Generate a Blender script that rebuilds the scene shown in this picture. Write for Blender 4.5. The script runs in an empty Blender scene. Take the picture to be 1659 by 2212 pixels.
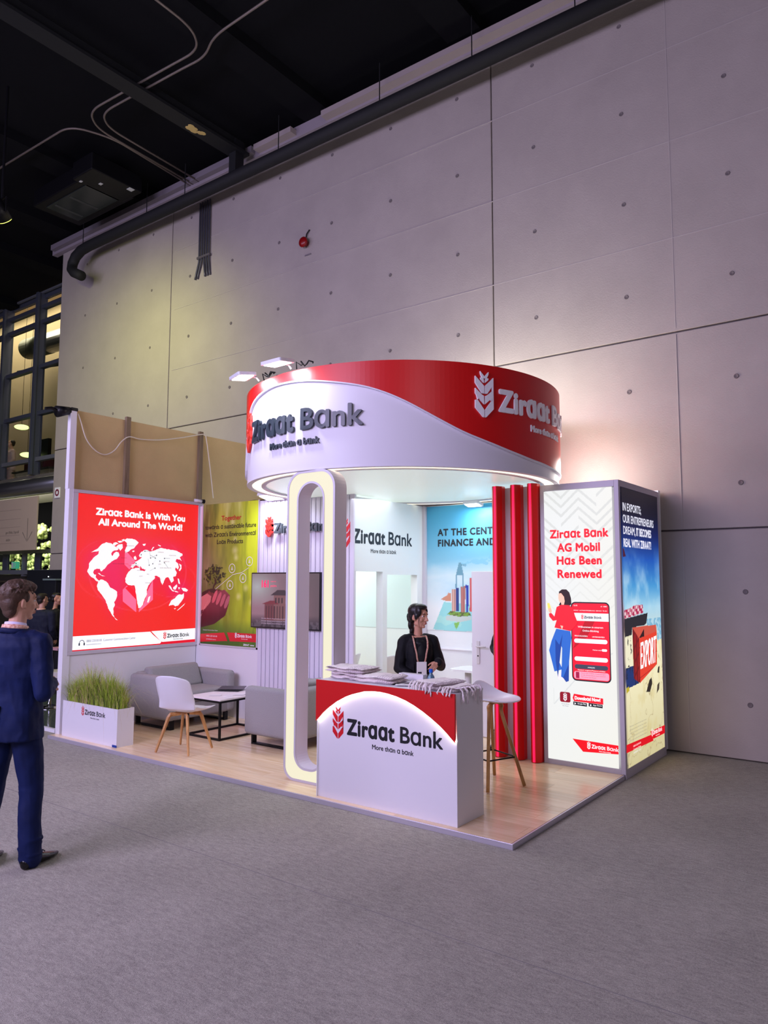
import bpy, bmesh, math, random
import numpy as np
from mathutils import Vector, Matrix, Euler, noise as mnoise
random.seed(7)
SC = bpy.context.scene
COL = SC.collection
PI = math.pi

def lin(c):
    return tuple(((v/255)/12.92 if v/255 <= .04045 else (((v/255)+.055)/1.055)**2.4) for v in c)

# ---------------------------------------------------------------- camera
cam = bpy.data.cameras.new('camera')
cam.sensor_fit = 'VERTICAL'; cam.sensor_height = 24
cam.lens = 24*1602.24/2212
cam.clip_end = 200
co = bpy.data.objects.new('camera', cam); COL.objects.link(co)
_yaw, _pit, _rol = 0.640277, 0.0929584, 0.00247815
_f = Vector((-math.sin(_yaw)*math.cos(_pit), math.cos(_yaw)*math.cos(_pit), math.sin(_pit)))
_r = Vector((math.cos(_yaw), math.sin(_yaw), 0)); _u = _r.cross(_f)
_r2 = math.cos(_rol)*_r + math.sin(_rol)*_u; _u2 = -math.sin(_rol)*_r + math.cos(_rol)*_u
co.matrix_world = Matrix(((_r2.x, _u2.x, -_f.x, 2.39456), (_r2.y, _u2.y, -_f.y, -4.66611), (_r2.z, _u2.z, -_f.z, 1.8), (0, 0, 0, 1)))
SC.camera = co
# ---------------------------------------------------------------- world, lights of the hall with an added fill, exposure
wd = bpy.data.worlds.new('world'); SC.world = wd; wd.use_nodes = True
wd.node_tree.nodes['Background'].inputs[0].default_value = (*lin((158, 152, 160)), 1)
wd.node_tree.nodes['Background'].inputs[1].default_value = 0.22
SC.view_settings.view_transform = 'Standard'; SC.view_settings.look = 'None'
SC.view_settings.gamma = 1; SC.view_settings.use_curve_mapping = False
SC.view_settings.exposure = 0.0

def light(name, kind, loc, target, power, color=(255, 255, 255), size=1.0, size_y=None, spot=60, blend=.5):
    l = bpy.data.lights.new(name, kind); l.energy = power; l.color = lin(color)
    if kind == 'AREA':
        l.shape = 'RECTANGLE' if size_y else 'SQUARE'; l.size = size
        if size_y: l.size_y = size_y
    elif kind == 'SPOT':
        l.spot_size = math.radians(spot); l.spot_blend = blend; l.shadow_soft_size = size
    else: l.shadow_soft_size = size
    o = bpy.data.objects.new(name, l); COL.objects.link(o); o.location = loc
    d = Vector(target)-Vector(loc)
    o.rotation_euler = d.to_track_quat('-Z', 'Y').to_euler()
    return o
light('hall_lamp', 'AREA', (-3.0, -8.0, 4.9), (-3.2, 1.0, .4), 700, (222, 208, 255), 5, 2.5)
light('hall_lamp', 'AREA', (-9.5, -5.8, 5.8), (-7.5, 1.5, 1.0), 300, (222, 212, 255), 4, 2.5)
light('hall_lamp', 'AREA', (6.5, -6.5, 5.5), (-.5, 1.5, 2.2), 150, (232, 222, 240), 2.5, 2)  # unseen fill added at the right, brightens the canopy lettering and tower frame
light('stage_lamp', 'SPOT', (-8.5, .55, 7.15), (-9.9, 3.7, 3.6), 620, (226, 232, 124), .12, spot=150, blend=1)

# ---------------------------------------------------------------- materials
MATS = {}
def mat(name, rgb, rough=.55, metal=0, emit=0, bump=0, bscale=60, var=0, vscale=4, spec=.5, alpha=1, trans=0, ior=1.45, coat=0, emit_rgb=None, stretch=None, var_rgb=None):
    if name in MATS: return MATS[name]
    m = bpy.data.materials.new(name); m.use_nodes = True; nt = m.node_tree; N = nt.nodes; b = N['Principled BSDF']
    c = (*lin(rgb), 1)
    b.inputs['Base Color'].default_value = c; b.inputs['Roughness'].default_value = rough; b.inputs['Metallic'].default_value = metal
    b.inputs['Specular IOR Level'].default_value = spec; b.inputs['IOR'].default_value = ior
    if trans: b.inputs['Transmission Weight'].default_value = trans
    if alpha < 1: b.inputs['Alpha'].default_value = alpha
    if coat: b.inputs['Coat Weight'].default_value = coat; b.inputs['Coat Roughness'].default_value = .08
    if emit:
        b.inputs['Emission Color'].default_value = (*lin(emit_rgb or rgb), 1); b.inputs['Emission Strength'].default_value = emit
    if bump or var:
        tc = N.new('ShaderNodeTexCoord'); mp = N.new('ShaderNodeMapping'); nt.links.new(tc.outputs['Object'], mp.inputs[0])
        if stretch: mp.inputs['Scale'].default_value = stretch
    if bump:
        n = N.new('ShaderNodeTexNoise'); n.inputs['Scale'].default_value = bscale; n.inputs['Detail'].default_value = 4
        nt.links.new(mp.outputs[0], n.inputs['Vector'])
        bp = N.new('ShaderNodeBump'); bp.inputs['Strength'].default_value = bump; bp.inputs['Distance'].default_value = .01
        nt.links.new(n.outputs['Fac'], bp.inputs['Height']); nt.links.new(bp.outputs[0], b.inputs['Normal'])
    if var:
        n = N.new('ShaderNodeTexNoise'); n.inputs['Scale'].default_value = vscale; n.inputs['Detail'].default_value = 6; n.inputs['Roughness'].default_value = .6
        nt.links.new(mp.outputs[0], n.inputs['Vector'])
        mx = N.new('ShaderNodeMix'); mx.data_type = 'RGBA'
        cr = N.new('ShaderNodeMapRange'); cr.inputs[1].default_value = .3; cr.inputs[2].default_value = .7
        nt.links.new(n.outputs['Fac'], cr.inputs[0]); nt.links.new(cr.outputs[0], mx.inputs['Factor'])
        mx.inputs[6].default_value = tuple(max(0, v*(1-var)) for v in c[:3])+(1,)
        mx.inputs[7].default_value = (*lin(var_rgb), 1) if var_rgb else tuple(min(1, v*(1+var)) for v in c[:3])+(1,)
        nt.links.new(mx.outputs[2], b.inputs['Base Color'])
    MATS[name] = m; return m

def attr_mat(name, emit=0, rough=.5):
    m = bpy.data.materials.new(name); m.use_nodes = True; nt = m.node_tree; b = nt.nodes['Principled BSDF']
    a = nt.nodes.new('ShaderNodeAttribute'); a.attribute_name = 'Col'; b.inputs['Roughness'].default_value = rough
    if emit:
        b.inputs['Base Color'].default_value = (.02, .02, .02, 1)
        nt.links.new(a.outputs['Color'], b.inputs['Emission Color']); b.inputs['Emission Strength'].default_value = emit
    else: nt.links.new(a.outputs['Color'], b.inputs['Base Color'])
    return m

def carpet_mat():
    m = mat('carpet', (118, 114, 116), rough=.95, bump=.6, bscale=260, spec=.1)
    nt = m.node_tree; N = nt.nodes; b = N['Principled BSDF']
    tc = N.new('ShaderNodeTexCoord')
    prev = None
    out = None
    for sc, lo, hi, c0, c1, st in ((95, .3, .7, (86, 83, 78), (232, 226, 212), (1, 1, 1)), (1.1, .35, .65, (130, 127, 120), (186, 181, 170), (1, 1, 1)), (14, .3, .7, (114, 111, 104), (192, 187, 176), (1, 3, 1))):
        mp = N.new('ShaderNodeMapping'); mp.inputs['Scale'].default_value = st; nt.links.new(tc.outputs['Object'], mp.inputs[0])
        n = N.new('ShaderNodeTexNoise'); n.inputs['Scale'].default_value = sc; n.inputs['Detail'].default_value = 5; n.inputs['Roughness'].default_value = .7
        nt.links.new(mp.outputs[0], n.inputs['Vector'])
        cr = N.new('ShaderNodeValToRGB'); cr.color_ramp.elements[0].position = lo; cr.color_ramp.elements[1].position = hi
        cr.color_ramp.elements[0].color = (*lin(c0), 1); cr.color_ramp.elements[1].color = (*lin(c1), 1)
        nt.links.new(n.outputs['Fac'], cr.inputs[0])
        if out is None: out = cr.outputs[0]
        else:
            mx = N.new('ShaderNodeMix'); mx.data_type = 'RGBA'; mx.inputs['Factor'].default_value = .45
            nt.links.new(out, mx.inputs[6]); nt.links.new(cr.outputs[0], mx.inputs[7]); out = mx.outputs[2]
    nt.links.new(out, b.inputs['Base Color'])
    return m

def wood_mat(name, c0, c1, rough=.3, axis=0, per_object=True):
    m = bpy.data.materials.new(name); m.use_nodes = True; nt = m.node_tree; N = nt.nodes; b = N['Principled BSDF']
    tc = N.new('ShaderNodeTexCoord'); mp = N.new('ShaderNodeMapping'); s = [14, 14, 14]; s[axis] = 1.1; mp.inputs['Scale'].default_value = s
    oi = N.new('ShaderNodeObjectInfo'); ad = N.new('ShaderNodeVectorMath'); ad.operation = 'MULTIPLY_ADD'
    ad.inputs[1].default_value = (17, 9, 5)
    nt.links.new(oi.outputs['Random'], ad.inputs[0]); nt.links.new(tc.outputs['Object'], ad.inputs[2])
    nt.links.new(ad.outputs[0], mp.inputs[0])
    n = N.new('ShaderNodeTexNoise'); n.inputs['Scale'].default_value = 1.5; n.inputs['Detail'].default_value = 7; n.inputs['Roughness'].default_value = .62; n.inputs['Distortion'].default_value = .6
    nt.links.new(mp.outputs[0], n.inputs['Vector'])
    cr = N.new('ShaderNodeValToRGB'); cr.color_ramp.elements[0].position = .32; cr.color_ramp.elements[1].position = .68
    cr.color_ramp.elements[0].color = (*lin(c0), 1); cr.color_ramp.elements[1].color = (*lin(c1), 1)
    nt.links.new(n.outputs['Fac'], cr.inputs[0])
    hs = N.new('ShaderNodeHueSaturation'); mr = N.new('ShaderNodeMapRange'); mr.inputs[3].default_value = .88; mr.inputs[4].default_value = 1.1
    nt.links.new(oi.outputs['Random'], mr.inputs[0]); nt.links.new(mr.outputs[0], hs.inputs['Value']); nt.links.new(cr.outputs[0], hs.inputs['Color'])
    nt.links.new(hs.outputs[0], b.inputs['Base Color']); b.inputs['Roughness'].default_value = rough
    MATS[name] = m; return m

WHITE = mat('white_laminate', (226, 224, 232), .45)
WHITEG = mat('white_gloss', (232, 236, 238), .18)
RED = mat('red_laminate', (205, 12, 18), .42)
REDPRINT = mat('red_print', (214, 18, 40), .4)
DARKTXT = mat('charcoal_letter', (44, 54, 66), .35)
DARKPRINT = mat('dark_print', (38, 42, 52), .5)
BLACKPRINT = mat('black_print', (18, 20, 28), .5)
WHITEPRINT = mat('white_print', (240, 240, 245), .5)
ALU = mat('aluminium', (205, 200, 214), .38, .6, bump=.05, bscale=300)
ALUL = mat('light_aluminium', (205, 200, 212), .5, .2)
BLACKM = mat('black_metal', (16, 16, 20), .4, .3)
CHROME = mat('chrome', (210, 210, 215), .12, 1)
CREAMLED = mat('cream_led', (70, 68, 60), .5, emit=1.0, emit_rgb=(240, 234, 204))
OAK = wood_mat('oak_leg', (170, 118, 66), (206, 158, 100), .45, 2)
PLANKM = wood_mat('laminate_plank', (230, 196, 154), (248, 224, 190), .22, 0)
SHELLW = mat('white_plastic', (228, 226, 236), .3)
GREYF = mat('grey_fabric', (158, 156, 158), .95, bump=.5, bscale=420, var=.12, vscale=150, spec=.15)
# ---------------------------------------------------------------- object helpers
def tag(o, label=None, cat=None, group=None, kind=None):
    if label: o['label'] = label
    if cat: o['category'] = cat
    if group: o['group'] = group
    if kind: o['kind'] = kind
    return o
def thing(name, label, cat, loc=(0, 0, 0), rotz=0, group=None):
    o = bpy.data.objects.new(name, None); COL.objects.link(o); o.empty_display_size = .1
    o.location = loc; o.rotation_euler = (0, 0, rotz)
    return tag(o, label, cat, group)
def mtx(o):
    m = Matrix.Translation(o.location) @ o.rotation_euler.to_matrix().to_4x4()
    return (mtx(o.parent) @ m) if o.parent else m

class MB:
    def __init__(s): s.v = []; s.f = []
    def add(s, v, f):
        k = len(s.v); s.v += [tuple(p) for p in v]; s.f += [tuple(i+k for i in q) for q in f]; return s
    def box(s, x0, x1, y0, y1, z0, z1):
        return s.add([(x0, y0, z0), (x1, y0, z0), (x1, y1, z0), (x0, y1, z0), (x0, y0, z1), (x1, y0, z1), (x1, y1, z1), (x0, y1, z1)],
                     [(0, 3, 2, 1), (4, 5, 6, 7), (0, 1, 5, 4), (1, 2, 6, 5), (2, 3, 7, 6), (3, 0, 4, 7)])
    def cone(s, a, b, r0, r1, n=16, cap=True):
        a, b = Vector(a), Vector(b); d = (b-a).normalized()
        x = d.orthogonal().normalized(); y = d.cross(x)
        v = [a+(x*math.cos(2*PI*i/n)+y*math.sin(2*PI*i/n))*r0 for i in range(n)]+[b+(x*math.cos(2*PI*i/n)+y*math.sin(2*PI*i/n))*r1 for i in range(n)]
        f = [(i, (i+1) % n, n+(i+1) % n, n+i) for i in range(n)]
        if cap: f += [tuple(range(n))[::-1], tuple(range(n, 2*n))]
        return s.add(v, f)
    def tube(s, pts, r, n=10, flat=None):
        P = [Vector(p) for p in pts]; R = r if isinstance(r, (list, tuple)) else [r]*len(P)
        rings = []; t0 = (P[1]-P[0]).normalized(); x = Vector(flat).normalized() if flat else t0.orthogonal().normalized()
        for i, p in enumerate(P):
            t = ((P[min(i+1, len(P)-1)]-P[max(i-1, 0)])).normalized()
            x = (x-t*x.dot(t)).normalized(); y = t.cross(x)
            rr = R[i] if isinstance(R[i], (tuple, list)) else (R[i], R[i])
            rings.append([p+x*math.cos(2*PI*k/n)*rr[0]+y*math.sin(2*PI*k/n)*rr[1] for k in range(n)])
        v = [q for g in rings for q in g]
        f = [(i*n+k, i*n+(k+1) % n, (i+1)*n+(k+1) % n, (i+1)*n+k) for i in range(len(P)-1) for k in range(n)]
        f += [tuple(range(n))[::-1], tuple(range((len(P)-1)*n, len(P)*n))]
        return s.add(v, f)
    def loft(s, rings, cap=True, closed=False):
        n = len(rings[0]); v = [q for g in rings for q in g]; m = len(rings)
        f = [(i*n+k, i*n+(k+1) % n, ((i+1) % m)*n+(k+1) % n, ((i+1) % m)*n+k) for i in range(m if closed else m-1) for k in range(n)]
        if cap and not closed: f += [tuple(range(n))[::-1], tuple(range((m-1)*n, m*n))]
        return s.add(v, f)
    def prism(s, poly, fn, h0, h1):   # fn(u,v,w)->xyz
        n = len(poly)
        v = [fn(a, b, h0) for a, b in poly]+[fn(a, b, h1) for a, b in poly]
        return s.add(v, [tuple(range(n))[::-1], tuple(range(n, 2*n))]+[(i, (i+1) % n, n+(i+1) % n, n+i) for i in range(n)])
    def flat(s, poly, fn, h=0):
        return s.add([fn(a, b, h) for a, b in poly], [tuple(range(len(poly)))])
    def ell(s, c, r, n=16, m=10, rot=None):
        v = []; c = Vector(c); M_ = Euler(rot).to_matrix() if rot else None
        def P(p): return c+(M_ @ Vector(p) if M_ else Vector(p))
        v.append(P((0, 0, r[2])))
        for j in range(1, m):
            t = PI*j/m
            for i in range(n): v.append(P((r[0]*math.sin(t)*math.cos(2*PI*i/n), r[1]*math.sin(t)*math.sin(2*PI*i/n), r[2]*math.cos(t))))
        v.append(P((0, 0, -r[2]))); f = [(0, 1+i, 1+(i+1) % n) for i in range(n)]
        for j in range(m-2):
            for i in range(n): f.append((1+j*n+i, 1+(j+1)*n+i, 1+(j+1)*n+(i+1) % n, 1+j*n+(i+1) % n))
        L = len(v)-1; f += [(L, 1+(m-2)*n+(i+1) % n, 1+(m-2)*n+i) for i in range(n)]
        return s.add(v, f)
    def build(s, name, m, parent=None, smooth=False, bevel=0, seg=2, world=True, tri=False, fix=True, label=None, kind=None, subsurf=0, solid=0, ang=None):
        me = bpy.data.meshes.new(name)
        v = s.v
        if parent is not None and world:
            iv = mtx(parent).inverted(); v = [iv @ Vector(p) for p in v]
        me.from_pydata([tuple(p) for p in v], [], s.f)
        if fix or tri:
            bm = bmesh.new(); bm.from_mesh(me)
            if fix: bmesh.ops.recalc_face_normals(bm, faces=bm.faces)
            if tri: bmesh.ops.triangulate(bm, faces=[f for f in bm.faces if len(f.verts) > 4], ngon_method='EAR_CLIP')
            bm.to_mesh(me); bm.free()
        if smooth: me.shade_smooth()
        if m: me.materials.append(m)
        o = bpy.data.objects.new(name, me); COL.objects.link(o)
        if parent is not None: o.parent = parent
        if bevel:
            b = o.modifiers.new('bevel', 'BEVEL'); b.width = bevel; b.segments = seg; b.limit_method = 'ANGLE'; b.angle_limit = .6
        if solid:
            b = o.modifiers.new('solid', 'SOLIDIFY'); b.thickness = solid; b.offset = 0
        if subsurf:
            b = o.modifiers.new('sub', 'SUBSURF'); b.levels = subsurf; b.render_levels = subsurf
        if label: o['label'] = label
        if kind: o['kind'] = kind
        return o
def bxo(name, m, parent, x0, x1, y0, y1, z0, z1, bevel=0, seg=2, **k):
    return MB().box(x0, x1, y0, y1, z0, z1).build(name, m, parent, bevel=bevel, seg=seg, **k)
def copy_tree(o, parent=None):
    c = o.copy(); COL.objects.link(c)
    if parent is not None: c.parent = parent
    for ch in list(o.children): copy_tree(ch, c)
    return c

# ---------------------------------------------------------------- lettering
_G = {}
_W = {}
def _curve(body, ext=0):
    cu = bpy.data.curves.new('t', 'FONT'); cu.body = body; cu.size = 1; cu.resolution_u = 3; cu.extrude = ext; cu.fill_mode = 'BOTH'
    o = bpy.data.objects.new('t', cu); COL.objects.link(o)
    dg = bpy.context.evaluated_depsgraph_get(); dg.update()
    me = o.evaluated_get(dg).to_mesh()
    v = [tuple(x.co) for x in me.vertices]; f = [tuple(p.vertices) for p in me.polygons]
    o.evaluated_get(dg).to_mesh_clear(); bpy.data.objects.remove(o); bpy.data.curves.remove(cu)
    return v, f
def mxx(t): v, f = _curve(t); return max(p[0] for p in v)
_base = mxx('H'); _capH = max(p[1] for p in _curve('H')[0])
def glyph(c, ext):
    k = (c, ext > 0)
    if k not in _G: _G[k] = _curve(c, .5 if ext > 0 else 0)
    return _G[k]
def adv(c):
    if c not in _W: _W[c] = mxx(c+'H')-_base
    return _W[c]
def text(s, cap, width=None, weight=0, ext=0, x0=0, y0=0, align='l', per_letter=False, strikes=8, track=0):
    """letters of cap height CAP in (u,v,w); list of (verts, faces)"""
    s = s.replace('a', '\u0251')
    nat = sum(adv(c)+track for c in s)*cap/_capH
    sx = (width/nat) if width else 1
    W = nat*sx; off = x0-(0 if align == 'l' else W/2 if align == 'c' else W)
    k = cap/_capH; out = []; x = 0
    for c in s:
        if c != ' ':
            v, f = glyph(c, ext)
            sh = [(0, 0)]+([(math.cos(2*PI*i/strikes)*weight*cap, math.sin(2*PI*i/strikes)*weight*cap) for i in range(strikes)] if weight else [])
            V = []; F = []
            for j, (dx, dy) in enumerate(sh):
                b = len(V)
                V += [((x+p[0])*k*sx+dx+off, p[1]*k+dy+y0, (p[2]+.5)*ext+(j*.00004)) for p in v]; F += [tuple(i+b for i in q) for q in f]
            out.append((V, F))
        x += adv(c)+track
    return out if per_letter else [([p for V, F in out for p in V], None, out)]
def text_mb(mb, fn, h, *a, **k):
    for V, F in text(*a, per_letter=True, **k): mb.add([fn(p[0], p[1], p[2]+h) for p in V], F)
    return mb
def put_text(name, m, parent, fn, h, s, cap, **k):
    return text_mb(MB(), fn, h, s, cap, **k).build(name, m, parent, fix=False)

def frame(o, r, u):
    o, r, u = Vector(o), Vector(r), Vector(u); n = r.cross(u)
    return lambda a, b, c: tuple(o+r*a+u*b+n*c)
# wheat emblem, one unit wide, 2.27 high, from (0,0)
def _q(p): return ((p[0]-88)/320, (810-p[1])/320)
EMBL = [[_q(p) for p in q] for q in (
    [(88, 168), (240, 315), (240, 435), (200, 432), (88, 275)], [(88, 360), (200, 455), (235, 470), (240, 600), (150, 520), (125, 535), (110, 470), (88, 440)],
    [(88, 545), (125, 540), (240, 690), (240, 805), (220, 800), (88, 665)], [(175, 88), (247, 165), (247, 197), (225, 192), (237, 228), (237, 265), (180, 215), (180, 187), (208, 190), (178, 130)])]
EMBR = [[(1-a, b) for a, b in q][::-1] for q in EMBL[:1]]+[[(1-a, b) for a, b in q][::-1] for q in EMBL[1:]]
EMBR.append([(.93, .75), (1.0, .7), (1.0, 1.75), (.93, 1.7)])
def emblem(mb, fn, h, x, y, w, ext=0):
    for q in EMBL+EMBR:
        P = [(x+a*w, y+b*w) for a, b in q]
        if ext: mb.prism(P, fn, h, h+ext)
        else: mb.flat(P, fn, h)
    return mb
def logo(parent, fn, cap, h, m_e, m_t, ext=0, tagline=True, letters=False, weight=1.0, m_tag=None):
    """emblem + words; (0,0) = baseline at the left edge of the Z; total width 7.7 cap"""
    emblem(MB(), fn, h, -1.32*cap, -.43*cap, .98*cap, ext).build('wheat_emblem', m_e, parent, tri=True)
    A = dict(cap=cap, width=4.05*cap, weight=.06*weight, ext=ext, track=.045); B = dict(cap=cap, width=3.35*cap, weight=.03*weight, ext=ext, x0=4.4*cap)
    if letters:
        for q in text('Ziraat', per_letter=True, **A)+text('Bank', per_letter=True, **B):
            MB().add([fn(p[0], p[1], p[2]+h) for p in q[0]], q[1]).build('letter', m_t, parent, fix=False)
    else:
        mb = MB(); text_mb(mb, fn, h, 'Ziraat', **A); text_mb(mb, fn, h, 'Bank', **B); mb.build('logo_lettering', m_t, parent, fix=False)
    if tagline:
        put_text('tagline', m_tag or m_t, parent, fn, h, 'More than a bank', .30*cap, width=3.4*cap, x0=2.15*cap, y0=-.72*cap, weight=.03 if not ext else .06, ext=ext*.6, strikes=4)

def pip(P, X, Y):
    ins = np.zeros(X.shape, bool); n = len(P)
    for i in range(n):
        x0, y0 = P[i]; x1, y1 = P[(i+1) % n]
        if y0 == y1: continue
        c = ((Y < y0) != (Y < y1)) & (X < (x1-x0)*(Y-y0)/(y1-y0)+x0); ins ^= c
    return ins
def fbm(X, Y, seed=0, oct=4):
    r = np.random.RandomState(seed); out = np.zeros(X.shape); a = 1; tot = 0
    for o in range(oct):
        k = 2**o; g = r.rand(int(Y.max()*k)+3, int(X.max()*k)+3)
        xi = (X*k).astype(int); yi = (Y*k).astype(int); fx = X*k-xi; fy = Y*k-yi; fx = fx*fx*(3-2*fx); fy = fy*fy*(3-2*fy)
        out += a*((g[yi, xi]*(1-fx)+g[yi, xi+1]*fx)*(1-fy)+(g[yi+1, xi]*(1-fx)+g[yi+1, xi+1]*fx)*fy); tot += a; a *= .5
    return out/tot
def picture(name, m, parent, fn, W, H, nx, ny, painter, h=0):
    """a printed sheet: a fine grid of faces whose colour attribute PAINTER fills (arrays U,V in 0..1 -> sRGB 0..255)"""
    U, V = np.meshgrid(np.linspace(0, 1, nx+1), np.linspace(0, 1, ny+1))
    C = painter(U, V)
    o_, a_, b_ = (np.array(fn(*q)) for q in ((0, 0, h), (W, 0, h), (0, H, h)))
    iv = mtx(parent).inverted(); o_, a_, b_ = (np.array(iv @ Vector(q)) for q in (o_, a_, b_))
    P = o_+U[..., None]*(a_-o_)+V[..., None]*(b_-o_)
    me = bpy.data.meshes.new(name); nv = (nx+1)*(ny+1)
    I = np.arange(nv).reshape(ny+1, nx+1); Q = np.stack([I[:-1, :-1], I[:-1, 1:], I[1:, 1:], I[1:, :-1]], -1).reshape(-1, 4)
    me.vertices.add(nv); me.vertices.foreach_set('co', P.reshape(-1)); me.loops.add(Q.size); me.loops.foreach_set('vertex_index', Q.reshape(-1).astype(np.int32))
    me.polygons.add(len(Q)); me.polygons.foreach_set('loop_start', np.arange(0, Q.size, 4, dtype=np.int32)); me.update(calc_edges=True)
    at = me.color_attributes.new('Col', 'FLOAT_COLOR', 'POINT')
    c = np.clip(C, 0, 255)/255; c = np.where(c <= .04045, c/12.92, ((c+.055)/1.055)**2.4)
    at.data.foreach_set('color', np.concatenate([c.reshape(-1, 3), np.ones((nv, 1))], 1).reshape(-1).astype(np.float32))
    me.materials.append(m); o = bpy.data.objects.new(name, me); COL.objects.link(o); o.parent = parent
    return o
def mixc(C, mask, col):
    m = mask[..., None] if mask.ndim == 2 else mask
    return C*(1-m)+np.array(col, float)*m
def rrect(x0, x1, y0, y1, r, n=6):
    P = []
    for cx, cy, a in ((x1-r, y0+r, -90), (x1-r, y1-r, 0), (x0+r, y1-r, 90), (x0+r, y0+r, 180)):
        for i in range(n+1):
            t = math.radians(a+90*i/n); P.append((cx+r*math.cos(t), cy+r*math.sin(t)))
    return P

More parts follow.
